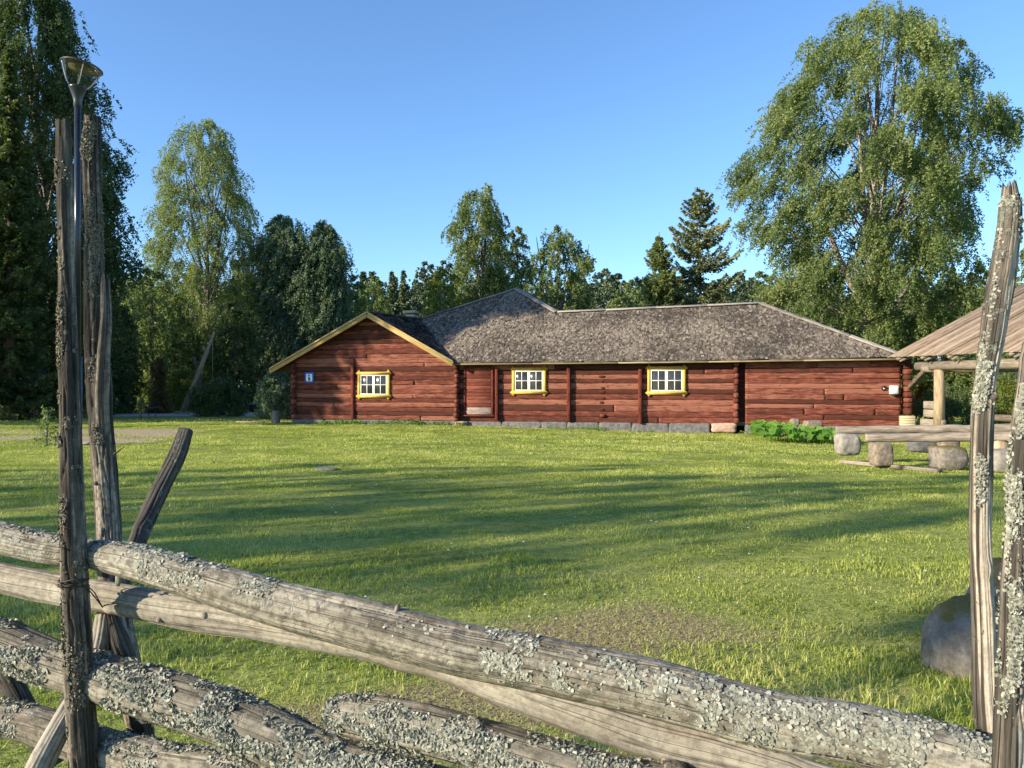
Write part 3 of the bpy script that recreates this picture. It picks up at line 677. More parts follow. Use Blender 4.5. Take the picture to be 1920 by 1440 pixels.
# walls
def logwall(mb, u0, u1, v, courses, seed, topf=None, joints=0.5, swap=None, pad=0.0):
    """hewn log courses; courses = list of heights; face looks to -v"""
    rng = np.random.RandomState(seed)
    for ci, (z0, z1) in enumerate(zip(courses[:-1], courses[1:])):
        a, b = u0, u1; cuts = [a]
        if rng.rand() < joints: cuts.append(rng.uniform(a + 0.8, b - 0.8) if b - a > 2 else (a + b) / 2)
        if rng.rand() < joints * 0.4 and b - a > 4: cuts.append(rng.uniform(a + 1, b - 1))
        cuts = sorted(cuts) + [b]
        for s0, s1 in zip(cuts[:-1], cuts[1:]):
            n = max(3, int((s1 - s0) / 0.09)); u = np.linspace(s0 + 0.004, s1 - 0.004, n); h = z1 - z0
            ph = rng.rand() * 50; jit = rng.uniform(-.014, .014); bulge = rng.uniform(0.6, 1.3)
            e0 = np.maximum(0, 0.013 * fbm(np.stack([u * 1.5, u * 0 + ph, u * 0], -1), 1, 3)) + 0.002; e1 = 0.012 * fbm(np.stack([u * 1.5, u * 0 + ph + 9, u * 0], -1), 2, 3) + 0.002
            fv = 0.010 * fbm(np.stack([u * 1.1, u * 0 + ph + 20, u * 0], -1), 3, 3)
            prof = [(0.032, 0.0), (0.004, 0.015), (-0.006 * bulge, 0.10), (-0.013 * bulge, 0.45), (-0.020 * bulge, 0.85), (-0.014, 0.97), (0.032, 1.0)]
            V = []; W = []
            for (dv, t) in prof:
                z = z0 + e0 + (h + e1 - e0) * t
                rough = 0.010 * fbm(np.stack([u * 2.5, u * 0 + ph + t * 7, u * 0], -1), 4, 3)
                vv = v + dv + jit + fv + rough
                if topf is not None: z = np.minimum(z, topf(u))
                V.append(np.stack([u, vv, z], -1)); W.append(np.stack([u + ph, vv * 0 + ci, z + 0 * u + ci * 0.31], -1))
            V = np.array(V).reshape(-1, 3); W = np.array(W).reshape(-1, 3)
            fs = [ring_faces(len(prof), n, False)[:, ::-1]]
            base = len(V); ends = []
            for c in (0, n - 1):   # close the ends
                ends.append([r * n + c for r in range(len(prof))])
            tris = []
            for q, e in enumerate(ends):
                for k in range(1, len(e) - 1): tris.append([e[0], e[k], e[k + 1]] if q else [e[0], e[k + 1], e[k]])
            fs.append(np.array(tris))
            if swap is not None: V = swap(V)
            mb.add(V, fs, float(np.clip(rng.normal(0.5, 0.27), 0, 1)), W)
GV = -0.16
gcorn_r = wu(857, GV) - 0.02; gcorn_l = wu(552, GV)
def rake(u): return np.where(u < GP[0], GP[2] + (u - GP[0]) * (GP[2] - GL[2]) / (GP[0] - GL[0]), GP[2] + (u - GP[0]) * (GB[2] - GP[2]) / (GB[0] - GP[0])) - 0.10
def hs(z0, z1, h, seed):
    rng = np.random.RandomState(seed); o_ = [z0]
    while o_[-1] < z1 - h * 0.5: o_.append(o_[-1] + h * rng.uniform(0.78, 1.2))
    o_[-1] = z1; return o_
mb = MB(); logwall(mb, gcorn_l, gcorn_r, GV, hs(0.10, 4.42, 0.195, 2), 5, rake, 0.45)
mb.build('wall', 'red_logs', house, local=True)
top = float(ew(8)) + 0.22
a1 = wu(1379); b0 = wu(1397); b1 = wu(1689)
mb = MB(); logwall(mb, 0.02, a1, 0.0, hs(0.07, top, 0.205, 4), 7, None, 0.35); mb.build('wall', 'red_logs', house, local=True)
mb = MB(); logwall(mb, b0, b1, -0.03, hs(0.05, top + .05, 0.2, 6), 8, None, 0.6)
mb.build('wall', 'red_logs', house, local=True)
for (ua, ub, vv, zt) in ((gcorn_l + .05, gcorn_r, GV + .10, 2.40), (0.02, a1, .10, top - .1), (b0 + .02, b1, .07, top - .1)):  # dark backing boxes added so no sky shows between the logs
    mb = MB(); boxm(mb, ((ua + ub) / 2, vv, zt / 2), (ub - ua, .06, zt), None, .005, .2); tag(mb.build('wall', 'red_logs', house, local=True), 'dark backing added behind the front logs to close the slits')
mb = MB(); ga = np.array([[gcorn_l + .3, 2.40], [gcorn_r - .2, 2.40], [GP[0], 4.2]]); prism_ = ga
A_ = np.column_stack([ga[:, 0], np.full(3, GV + .07), ga[:, 1]]); B_ = A_ + [0, .06, 0]; mb.add(np.vstack([A_, B_]), [np.array([[0, 1, 2], [5, 4, 3]]), np.array([[0, 3, 4, 1], [1, 4, 5, 2], [2, 5, 3, 0]])], .2); mb.build('wall', 'red_logs', house, local=True)  # the same added dark backing, cut to the gable
mb = MB()          # recess between the two log frames, the end wall, the wall down the left side and the back
boxm(mb, ((a1 + b0) / 2, 0.30, 1.35), (b0 - a1 + 0.3, 0.1, 2.4), None, 0.005, 0.2)
mb.build('wall', 'red_logs', house, local=True); mb = MB()
logwall(mb, 0, 6.6, 0, hs(0.05, top, 0.2, 9), 9, swap=lambda V: np.stack([b1 - 0.06 - V[:, 1], V[:, 0] + 0.0, V[:, 2]], 1))
mb.build('wall', 'red_logs', house, local=True); mb = MB()
logwall(mb, -7.0, 0.1, 0, hs(0.10, 2.4, 0.2, 10), 10, swap=lambda V: np.stack([gcorn_l + 0.05 + V[:, 1], -V[:, 0], V[:, 2]], 1))
mb.build('wall', 'red_logs', house, local=True); mb = MB()
boxm(mb, (6, 14.6, 1.2), (4, .1, 2.4), None, .005); mb.build('wall', 'red_logs', house, local=True); mb = MB(); boxm(mb, (11.5, 6.6, 1.2), (9.8, .1, 2.5), None, .005)
mb.build('wall', 'red_logs', house, local=True)
# crossed log ends at the corners
def log_ends(u, v, zs, seed, wdt=0.15, out=0.24, skew=0.0, tone=0.45, matn='red_logs'):
    rng = np.random.RandomState(seed); mb = MB()
    for z0, z1 in zip(zs[:-1], zs[1:]):
        h = z1 - z0 - 0.012; o_ = out * rng.uniform(0.8, 1.15); w_ = wdt * rng.uniform(0.85, 1.1)
        du = rng.uniform(-.015, .015)
        boxm(mb, (u + du, v - o_ / 2 + 0.15, (z0 + z1) / 2), (w_, o_ + 0.3, h), None, min(0.045, h * .28), np.clip(tone + rng.normal(0, .15), 0, 1), grain=1)
    return mb.build('log_ends', matn, house, local=True)
log_ends(gcorn_r + 0.02, GV, hs(0.06, 2.44, 0.2, 12), 12, 0.16, 0.20)
log_ends(gcorn_l + 0.02, GV, hs(0.10, 2.5, 0.2, 13), 13, 0.17, 0.20)
log_ends(a1 + 0.02, 0, hs(0.10, 2.40, 0.24, 14), 14, 0.19, 0.16)
log_ends(b1 + 0.20, 0.0, hs(0.50, 2.55, 0.22, 15), 15, 0.26, 0.30)
log_ends(gcorn_l - 0.16, GV + 0.1, hs(0.10, 2.3, 0.2, 16), 16, 0.2, 0.06)
# vertical clamping posts
def stud(px, py0, py1, v, w_=0.13, d=0.13, bolt=True):
    u = wu(px, v - d); z1 = ww(px, py0, v - d); z0 = ww(px, py1, v - d); mb = MB()
    boxm(mb, (u, v - d / 2 - 0.02, (z0 + z1) / 2), (w_, d + 0.04, z1 - z0), None, 0.008, 0.42, grain=2)
    o_ = mb.build('clamp_post', 'red_boards', house, local=True)
    if bolt:
        mb = MB()
        for z in (z1 - 0.12, (z0 + z1) / 2, z0 + 0.25): mb = MB(); boxm(mb, (u, v - d - 0.045, z), (0.035, 0.02, 0.035), None, 0.004); mb.build('bolt', 'black_plastic', o_, local=True)
stud(661, 672, 786, GV, 0.12, 0.07, False); stud(931, 690, 788, 0, 0.11, 0.15); stud(1066, 688, 790, 0, 0.13, 0.15); stud(1200, 692, 794, 0, 0.13, 0.16)
# short dovetail keys on the middle wall
u = wu(1129)
for py in (706, 716, 728, 735, 747, 755, 768):
    mb = MB(); boxm(mb, (u + random.uniform(-.02, .02), -0.025, ww(1129, py)), (random.uniform(.10, .22), 0.03, 0.085), None, 0.006, 0.1); mb.build('log_joint', 'red_boards', house, local=True)
mb = MB(); boxm(mb, (wu(1130), -0.07, ww(1130, 779)), (0.20, 0.10, 0.12), None, 0.03, 0.7)
mb.build('log_joint', 'red_boards', house, local=True)
# foundation stones
fd = MB(); fp = MB(); rngf = np.random.RandomState(3)
def stones(u0, u1, v, wd, pink=()):
    u = u0; k = 0
    while u < u1:
        L = rngf.uniform(*wd); c = u + L / 2; x, y = HO + HU * c + HV * v; g0 = float(gz(x, y))
        topz = 0.09 + rngf.uniform(-.025, .005); hh = topz - g0 + 0.14
        tgt = MB()
        rock(tgt, (c, v + 0.17, topz - hh / 2), (L * 1.10, 0.42, hh * 1.14), 20 + k, 5, boxy=2.2, amp=0.035)
        tgt.build('foundation_stone', 'grey_granite', house, smooth=True, local=True)
        u += L * 1.0 + 0.02; k += 1
stones(gcorn_l - 0.1, -0.4, GV - 0.02, (1.0, 1.9)); stones(0.25, wu(1330), -0.04, (1.0, 1.9))
c = wu(1357); rock(fp, (c, 0.12, -0.06), (1.0, 0.5, 0.40), 71, 4, boxy=0.6, amp=0.08)
tag(fp.build('foundation_stone', 'pink_granite', house, smooth=True, local=True), 'pinkish granite foundation block'); fp = MB()
c = wu(862, -.2); rock(fp, (c, -0.12, -0.03), (0.50, 0.45, 0.26), 72, 4, boxy=0.2, amp=0.1)
u = wu(1396)
while u < b1 + .2:
    L = rngf.uniform(.5, .9); fd = MB(); rock(fd, (u + L / 2, 0.14, -0.16), (L, 0.4, 0.5), int(u * 9), 4, boxy=0.7, amp=0.07); u += L; fd.build('foundation_stone', 'grey_granite', house, smooth=True, local=True)
tag(fp.build('foundation_stone', 'pink_granite', house, smooth=True, local=True), 'rounded pinkish corner stone under the log ends')
mb = MB()
for k in range(6): boxm(mb, (wu(1700, -.25) + 0.02, -0.22, -0.02 + k * 0.088), (0.46, 0.34, 0.08), None, 0.008)
mb.build('brick_pier', 'yellow_brick', house, local=True)
# eave fascia, gable barge boards
mb = MB(); us = np.linspace(E0[0] - 0.02, E1[0], 6)
for a, b in zip(us[:-1], us[1:]):
    beam(mb, (a + .003, EV + 0.0, ew(a) - 0.075), (b - .003, EV + 0.0, ew(b) - 0.075), 0.035, 0.055, tone=random.uniform(.0, .45))
mb.build('fascia', 'fascia_wood', house, local=True)
mb = MB()      # soffit boards under the eave
for a, b in zip(us[:-1], us[1:]):
    beam(mb, (a, EV + 0.26, ew(a) - 0.055), (b, EV + 0.26, ew(b) - 0.055), 0.46, 0.02, tone=.3)
mb.build('soffit', 'red_boards', house, local=True)
mb = MB()
def barge(a, b, dz, h, v, t=0.035):
    a = np.array([a[0], v, a[2] + dz]); b = np.array([b[0], v, b[2] + dz]); beam(mb, a, b, t, h, tone=random.uniform(.45, .7))
gb2 = GB + (GB - GP) * 0.01; gl2 = GL + (GL - GP) * 0.005
barge(GP, gb2, -0.075, 0.19, -0.66); barge(GP, gl2, -0.095, 0.15, -0.66); barge(GP, gb2, 0.035, 0.05, -0.69, 0.06); barge(GP, gl2, 0.03, 0.07, -0.70, 0.06)
mb.build('barge_board', 'barge_wood', house, local=True)
mb = MB()      # gable underside
def under(a, b):
    P = np.array([[a[0], -0.64, a[2] - .13], [b[0], -0.64, b[2] - .13], [b[0], -0.1, b[2] - .13], [a[0], -0.1, a[2] - .13]])
    mb.add(np.vstack([P, P + [0, 0, 0.03]]), [np.array([[0, 1, 2, 3], [7, 6, 5, 4], [0, 4, 5, 1], [2, 6, 7, 3]])], 0.3)
under(GP, GB); under(GP, GL); mb.build('soffit', 'red_boards', house, local=True)

# windows
def prism(mb, pts, y0, y1, tone=.5):
    pts = np.array(pts, float); n = len(pts); c = pts.mean(0)
    A = np.column_stack([pts[:, 0], np.full(n, y0), pts[:, 1]]); B = A.copy(); B[:, 1] = y1
    i = np.arange(n); j = (i + 1) % n
    tri = np.array([[0, k, k + 1] for k in range(1, n - 1)])
    mb.add(np.vstack([A, B]), [tri, tri[:, ::-1] + n, np.stack([j, i, i + n, j + n], 1)], tone)
def window(px0, px1, py0, py1, v):
    """pixel rectangle of the yellow casing without its ears"""
    vf = v - 0.06; u0, u1 = wu(px0, vf), wu(px1, vf); z1 = ww((px0 + px1) / 2, py0, vf); z0 = ww((px0 + px1) / 2, py1, vf)
    cw = 0.145; ear = 0.085
    win = bpy.data.objects.new('window', None); COL.objects.link(win); win.parent = house
    y0 = v - 0.085; mb = MB()
    for (a, b) in ((z0, z0 + cw * 0.9), (z1 - cw * 0.9, z1)):
        m_ = (a + b) / 2
        prism(mb, [(u0 - .01, a), (u1 + .01, a), (u1 + .03, m_ - .045), (u1 + ear, m_), (u1 + .03, m_ + .045), (u1 + .01, b), (u0 - .01, b), (u0 - .03, m_ + .045), (u0 - ear, m_), (u0 - .03, m_ - .045)], y0 - .004, v - .02)
    for (a, b) in ((u0, u0 + cw * .85), (u1 - cw * .85, u1)):
        m_ = (a + b) / 2
        prism(mb, [(a, z0 - .01), (m_ - .045, z0 - .03), (m_, z0 - ear), (m_ + .045, z0 - .03), (b, z0 - .01), (b, z1 + .01), (m_ + .045, z1 + .03), (m_, z1 + ear), (m_ - .045, z1 + .03), (a, z1 + .01)], y0, v - .02)
    mb.build('casing', 'yellow_paint', win, local=True)
    i0, i1, j0, j1 = u0 + cw * .85, u1 - cw * .85, z0 + cw * .9, z1 - cw * .9
    mb = MB(); yf = v - 0.062; fw = 0.045
    def bar(a, b, c, d, y=yf, t=0.04): boxm(mb, ((a + b) / 2, y, (c + d) / 2), (b - a, t, d - c), None, 0.003)
    mu = (i0 + i1) / 2
    bar(i0, i1, j0, j0 + fw); bar(i0, i1, j1 - fw, j1); bar(i0, i0 + fw, j0 + fw, j1 - fw); bar(i1 - fw, i1, j0 + fw, j1 - fw)
    bar(mu - .055, mu - .004, j0 + fw, j1 - fw); bar(mu + .004, mu + .055, j0 + fw, j1 - fw)
    for (a, b) in ((i0 + fw, mu - .055), (mu + .055, i1 - fw)):
        m_ = (a + b) / 2; zz = (j0 + j1) / 2
        bar(m_ - .015, m_ + .015, j0 + fw, zz - .015, yf, .03); bar(m_ - .015, m_ + .015, zz + .015, j1 - fw, yf, .03); bar(a, b, zz - .015, zz + .015, yf, .03)
    mb.build('sash', 'white_paint', win, local=True)
    mb = MB()
    for (a, b) in ((i0 + fw, mu - .055), (mu + .055, i1 - fw)):
        boxm(mb, ((a + b) / 2, v - 0.048, (j0 + j1) / 2), (b - a, 0.008, j1 - j0 - 2 * fw), axes_from((1, random.uniform(-.01, .01), random.uniform(-.004, .004))), 0.001)
    mb.build('glass_pane', 'window_glass', win, local=True)
window(671, 731, 697, 746, GV); window(960, 1024, 689, 739, 0); window(1214, 1286, 687, 740, 0)
# plank door
u0, u1 = wu(874, -.05), wu(921, -.05); z0, z1 = ww(897, 777, -.05), ww(897, 690, -.05)
mb = MB(); n = 13; hh = (z1 - z0) / n
for k in range(2, n): boxm(mb, ((u0 + u1) / 2, -0.055 + random.uniform(-.004, .004), z0 + (k + .5) * hh), (u1 - u0 - .01, 0.05, hh - .004), None, 0.004, random.uniform(.2, .8))
door = mb.build('door', 'door_wood', house, local=True)
mb = MB(); boxm(mb, ((u0 + u1) / 2, -0.058, z0 + hh - .002), (u1 - u0 - .01, 0.05, 2 * hh - .008), None, 0.004, .6); tag(mb.build('kick_board', 'bleached_board', door, local=True), 'bleached grey bottom board')
for k in (0.25, 0.72): mb = MB(); boxm(mb, (u1 - 0.02, -0.095, z0 + (z1 - z0) * k), (0.10, 0.02, 0.05), None, 0.004); mb.build('hinge', 'black_plastic', door, local=True)
mb = MB()
boxm(mb, (u0 - .055, -0.07, (z0 + z1) / 2), (0.09, 0.09, z1 - z0 + .1), None, .006, .4, grain=2); boxm(mb, (u1 + .055, -0.07, (z0 + z1) / 2), (0.09, 0.09, z1 - z0 + .1), None, .006, .4, grain=2)
boxm(mb, ((u0 + u1) / 2, -0.075, z0 - .05), (u1 - u0 + .3, 0.14, 0.05), None, .006, .5); boxm(mb, ((u0 + u1) / 2, -0.065, z1 + .05), (u1 - u0 + .02, 0.08, 0.08), None, .006, .3)
mb.build('door_frame', 'red_boards', house, local=True)

# things hung on the house: world transform from house axes
def on_house(name, u, v, w, label, cat):
    p = HO + HU * u + HV * v; return empty(name, (p[0], p[1], w), label, cat, rz=HTH)
px, py = 580, 708; v = GV - 0.06; sg = on_house('info_sign', wu(px, v), v, ww(px, py, v), 'small square blue sign with white field and black letter i on the red gable wall', 'sign')
mb = MB(); boxm(mb, (0, 0, 0), (0.42, 0.03, 0.46), None, 0.008); mb.build('sign_panel', 'sign_blue', sg, local=True)
mb = MB(); boxm(mb, (0, -0.018, 0), (0.28, 0.006, 0.31), None, 0.002); mb.build('sign_field', 'sign_white', sg, local=True)
mb = MB(); boxm(mb, (0, -0.024, 0.085), (0.075, 0.006, 0.06), None, 0.002); boxm(mb, (0, -0.024, -0.045), (0.085, 0.006, 0.14), None, 0.002)
boxm(mb, (-.03, -0.024, 0.018), (0.05, 0.005, 0.02), None, 0.002); boxm(mb, (0.01, -0.0245, -0.115), (0.115, 0.005, 0.02), None, 0.002)
mb.build('letter', 'black_plastic', sg, local=True)
px, py = 1676, 731; v = -0.14; sg = on_house('meter_box', wu(px, v), v, ww(px, py, v), 'pale grey electric box on the right end of the red log wall', 'electric box')
mb = MB(); boxm(mb, (0, 0, 0.0), (0.30, 0.16, 0.31), None, 0.02); mb.build('casing', 'box_plastic', sg, local=True)
mb = MB(); boxm(mb, (0, -0.085, -0.02), (0.24, 0.012, 0.22), None, 0.005); mb.build('cover', 'box_plastic', sg, local=True)
mb = MB(); tube(mb, [(-0.02, 0, -0.15), (0.0, 0, -0.2), (0.08, 0.02, -0.24), (0.2, 0.05, -0.2)], 0.015, 8); boxm(mb, (0.03, 0, -0.19), (0.14, .1, .06), None, .01); mb.build('cable', 'black_plastic', sg, local=True)
px, py = 1657, 728; v = -0.09; sg = on_house('wall_lamp', wu(px, v), v, ww(px, py, v), 'tiny black lamp housing left of the pale box on the red wall', 'wall lamp')
mb = MB(); boxm(mb, (0, 0, 0), (0.13, 0.09, 0.15), None, 0.02); boxm(mb, (0, -0.06, 0.05), (0.15, 0.1, 0.03), None, 0.01); mb.build('housing', 'black_plastic', sg, local=True)
mb = MB(); tube(mb, [(0, -.03, -.0), (0, -.07, -.03)], .03, 10); mb.build('lens', 'steel_rod', sg, local=True)
# ------------------------------------------------------------------ open plank-roofed shelter on the right
S0 = pt(1668, 671, 27.0); S0g = np.array([S0[0], S0[1], 0.0])
se = np.array([0.215, -0.9766, 0]); sb = np.array([0.9766, 0.215, 0]); SRISE = math.tan(math.radians(25.5))
shelter = empty('open_shelter', S0g, 'open timber shelter with plank roof on round posts beside the red house', 'shelter')
def SP(t, b, z): return S0g + se * t + sb * b + np.array([0, 0, z])
def sez(t): return S0[2] - 0.004 * t
random.seed(9)
mb = MB(); t = -0.1; k = 0
slope = np.array([sb[0], sb[1], SRISE]); slope /= np.linalg.norm(slope); L = 7.0
nrm = np.cross(slope, se); nrm *= np.sign(nrm[2])
while t < 12.5:
    w_ = random.uniform(0.12, 0.17); lift = 0.016 if k % 2 else 0.0
    a = SP(t + w_ / 2, random.uniform(-.03, .02), sez(t)) + nrm * (lift + 0.02); b = a + slope * L
    beam(mb, a, b, w_ * (1.12 if k % 2 else 1.0), 0.026, up=nrm, tone=random.uniform(.3, .75)); t += w_; k += 1
mb.build('roof', 'plank_roof_wood', shelter)
n2 = np.array([sb[0], sb[1], 0]); top = SP(6, 0, 0) + np.array([0, 0, 0])
for t in np.arange(0.4, 12.5, 1.15):
    mb = MB(); a = SP(t, -0.05, sez(t)) - nrm * 0.07; tube(mb, [a, a + slope * 3, a + slope * 6.8], [0.055, .06, .065], 10)
    q = SP(t + .2, 0.35, sez(t) + 0.02); tube(mb, [q, q - sb * .42 + np.array([0, 0, -.15])], [.06, .03], 8); mb.build('rafter', 'grey_log_wood', shelter)
mb = MB(); tube(mb, [SP(0.9, 0.38, 2.20), SP(5, 0.38, 2.19), SP(12.4, 0.38, 2.19)], [.15, .16, .16], 16); mb.build('beam', 'grey_log_wood', shelter); mb = MB(); tube(mb, [SP(0.1, 6.2, 2.2), SP(12, 6.2, 2.2)], .15, 14); mb.build('beam', 'grey_log_wood', shelter); mb = MB()
tube(mb, [SP(1.4, 0.15, 2.12), SP(1.4, 6.4, 2.12)], .12, 14)
mb.build('beam', 'grey_log_wood', shelter)
for t in (1.86, 6.2, 11.0):
    for b in (0.38, 6.2):
        mb = MB(); p0 = SP(t, b, 0.22 if b < 1 else -.2); p1 = SP(t, b, 2.07)
        tube(mb, [p0, p0 * .5 + p1 * .5 + [0.01, 0, 0], p1], [0.175, 0.163, 0.15], 20); mb.build('post', 'new_log_wood', shelter)
mb = MB(); beam(mb, SP(0.5, 0.35, 1.45), SP(1.25, 0.35, 2.05), 0.12, 0.12, tone=.1); mb.build('brace', 'brown_bark', shelter); mb = MB(); beam(mb, SP(0.35, 0.6, 0.1), SP(0.35, 0.6, 2.1), 0.2, 0.2, tone=.1)
mb.build('brace', 'brown_bark', shelter)
for k, z in enumerate((0.30, 0.62, 0.9)):
    mb = MB(); boxm(mb, SP(1.55 + .0 * k, 0.42, z), (0.7 if k else 1.0, 0.2, 0.26), axes_from(se), .03, .6); mb.build('wall_log', 'grey_log_wood', shelter)
for z in (0.22, 0.48):
    mb = MB(); tube(mb, [SP(0.4, 6.0, z), SP(12, 6.0, z)], .13, 12); mb.build('wall_log', 'grey_log_wood', shelter)
mb = MB(); tube(mb, [SP(2.0, 2.4, 0.48), SP(9, 2.6, 0.48)], .12, 12)
mb.build('wall_log', 'grey_log_wood', shelter)

# far building seen through and above the shelter
oc = np.array([27.0, 50.0, 0.0]); ob = empty('outbuilding', oc, 'distant low red building with pale metal roof and brick chimney behind the shelter', 'building')
mb = MB(); boxm(mb, oc + [0, 0, 0.9], (14, 6, 2.0), None, .01); mb.build('wall', 'red_wall', ob)
mb = MB()
P = np.array([[-7.4, -3.5, 1.85], [7.4, -3.5, 1.85], [7.4, 0, 3.9], [-7.4, 0, 3.9], [-7.4, 3.5, 1.85], [7.4, 3.5, 1.85]]) + oc
mb.add(np.vstack([P, P - [0, 0, .08]]), [np.array([[0, 1, 2, 3], [3, 2, 5, 4], [7, 6, 9, 8], [9, 10, 11, 8][::-1], [0, 3, 9, 6], [3, 4, 10, 9], [0, 6, 7, 1]])])
for x in np.arange(-7.2, 7.3, .6):
    beam(mb, oc + [x, -3.5, 1.87], oc + [x, 0, 3.92], .03, .05)
oroof = mb.build('roof', 'metal_roofing', ob)
mb = MB(); cc = pt(1718, 640, 50.0); boxm(mb, (cc[0], 50.0, 4.35), (1.05, 0.8, 1.9), None, .02)
for k in range(9): boxm(mb, (cc[0], 50.0, 3.55 + k * .2), (1.08, 0.83, .17), None, .015)
boxm(mb, (cc[0], 50, 5.33), (1.2, .95, .12), None, .02)
mb.build('chimney', 'red_brick', oroof)

# two long logs resting on stones
def gpt(px, py, D): p = pt(px, py, D); return p
random.seed(2)
mb = MB(); K = wood(mb, [pt(1567, 806, 18.0), pt(1700, 805, 17.4), pt(1935, 803, 16.2)], [.085, .09, .10], 24, .06, 3, .03, 3)
tag(mb.build('bench_log', 'grey_log_wood', smooth=True, base=pt(1567, 806, 18.0)), 'upper, farther of the two long grey logs lying beside the shelter', 'log', 'long logs laid on stones')
mb = MB(); K = wood(mb, [pt(1622, 821, 17.0), pt(1760, 820, 16.4), pt(1912, 818, 15.6)], [.095, .10, .10], 24, .06, 4, .03, 3)
tag(mb.build('bench_log', 'grey_log_wood', smooth=True, base=pt(1622, 821, 17.0)), 'lower, nearer of the two long grey logs, lying on the square stone block', 'log', 'long logs laid on stones')
def stone(name, px, py0, py1, wpx, D, dep, matn, seed, label, cat='stone', **kw):
    g0 = pt(px, py1, D); t0 = pt(px, py0, D); h = t0[2] - g0[2]; mb = MB()
    rock(mb, (g0[0], D + dep / 2, (g0[2] + t0[2]) / 2 - h * .04), (wpx / F * D, dep, h * 1.1), seed, **kw)
    return tag(mb.build(name, matn, smooth=True, base=(g0[0], D, g0[2])), label, cat, kw.get('group'))
stone('boulder', 1596, 813, 852, 42, 17.6, .5, 'pale_granite', 31, 'pale leaning stone at the left end of the long logs', boxy=.5, amp=.10)
stone('stone_block', 1661, 830, 873, 38, 16.4, .45, 'stone_mixed', 32, 'squared speckled stone block under the lower log', boxy=1.0, amp=.04)
stone('boulder', 1793, 838, 881, 58, 15.9, .6, 'mossy_boulder', 33, 'brown mossy boulder between the stone block and the wood stump', boxy=.55, amp=.08)
stone('boulder', 1895, 845, 886, 62, 15.3, .6, 'pale_granite', 34, 'pale rounded boulder below the right end of the lower log', boxy=.3, amp=.09)
stone('boulder', 1744, 826, 848, 62, 18.6, .5, 'grey_granite', 35, 'low flat grey stone on the grass behind the stone block', boxy=.5, amp=.1)
stone('boulder', 1787, 824, 842, 36, 18.3, .4, 'stone_mixed', 36, 'small flat stone between the lower log and the mossy boulder', boxy=.4, amp=.1)
stone('boulder', 1528, 788, 812, 36, 26.5, .4, 'stone_mixed', 37, 'tilted brownish stone leaning at the red wall above the leafy plants', boxy=.8, amp=.06)
stone('boulder', 1493, 785, 800, 18, 26.8, .3, 'stone_mixed', 38, 'smallest round stone against the red wall behind the leafy plants', boxy=.2, amp=.06)
stone('boulder', 1552, 806, 822, 22, 25.0, .35, 'pale_granite', 39, 'small whitish stone at the right edge of the leafy plants', boxy=.2, amp=.06)
mb = MB(); p = pt(1873, 852, 15.9)
tube(mb, [p, p + [0, 0, .15], p + [0, 0, .30]], [.20, .18, .17], 18); tag(mb.build('wood_stump', 'new_log_wood', base=p), 'light brown upright wood stump under the right end of the lower log', 'stump')
mb = MB(); a, b = pt(1578, 857, 17.9), pt(1762, 880, 15.4); a[2] = float(gz(a[0], a[1])) + .05; b[2] = float(gz(b[0], b[1])) + .05
m_ = (a + b) / 2; beam(mb, a, m_, .16, .08, tone=.6); beam(mb, m_ + (b - a) * .004, b, .15, .07, tone=.4)
tag(mb.build('plank', 'grey_log_wood', base=m_), 'weathered grey plank lying in the grass in front of the square stone block', 'plank')

# street lamp
LD = 9.6; lb = pt(145.5, 720, LD); lx, ly = lb[0], lb[1]; g0 = float(gz(lx, ly))
lamp = empty('street_lamp', (lx, ly, g0), 'tall slim black street lamp with clear bowl, seen between the two left poles', 'street lamp')
def lz(py): return EYE - (py - 720) / F * LD
mb = MB(); tube(mb, [(lx, ly, g0 - .1), (lx, ly, lz(668))], .052, 20); mb.build('base_pole', 'lamp_metal', lamp, smooth=True)
mb = MB(); tube(mb, [(lx, ly, lz(668)), (lx, ly, lz(195))], .038, 20); mb.build('pole', 'lamp_metal', lamp, smooth=True)
mb = MB(); lathe(mb, (lx, ly, 0), [(.038, lz(202)), (.046, lz(200)), (.048, lz(190)), (.060, lz(180)), (.095, lz(166)), (.105, lz(163)), (.0, lz(163))]); mb.build('collar', 'lamp_metal', lamp, smooth=True)
T = Matrix.Rotation(math.radians(9), 4, 'Y') @ Matrix.Rotation(math.radians(-4), 4, 'X'); hc = (lx, ly, lz(163))
H = lz(124) - lz(163)
mb = MB(); pr = [(.100 + .135 * t ** 0.72, H * t) for t in np.linspace(0, 1, 14)]; lathe(mb, hc, pr, 40, T)
mb.build('bowl', 'clear_plastic', lamp, smooth=True)
mb = MB(); lathe(mb, hc, [(.0, H + .035), (.12, H + .032), (.225, H + .018), (.242, H + .006), (.243, H - .004), (.225, H - .006), (.0, H - .004)], 48, T); disc = mb.build('top_cover', 'lamp_disc_metal', lamp, smooth=True)
mb = MB(); lathe(mb, hc, [(.15, H - .010), (.145, H - .03), (.0, H - .034)], 40, T); mb.build('lens', 'lamp_lens', disc, smooth=True)
for k in range(4):
    a = math.radians(35 + 90 * k); mb = MB(); t3 = T.to_3x3()
    P = [np.array(t3 @ Vector((r * .93 * math.cos(a), r * .93 * math.sin(a), z))) + hc for r, z in pr]; tube(mb, P, .005, 6); mb.build('rod', 'steel_rod', lamp)

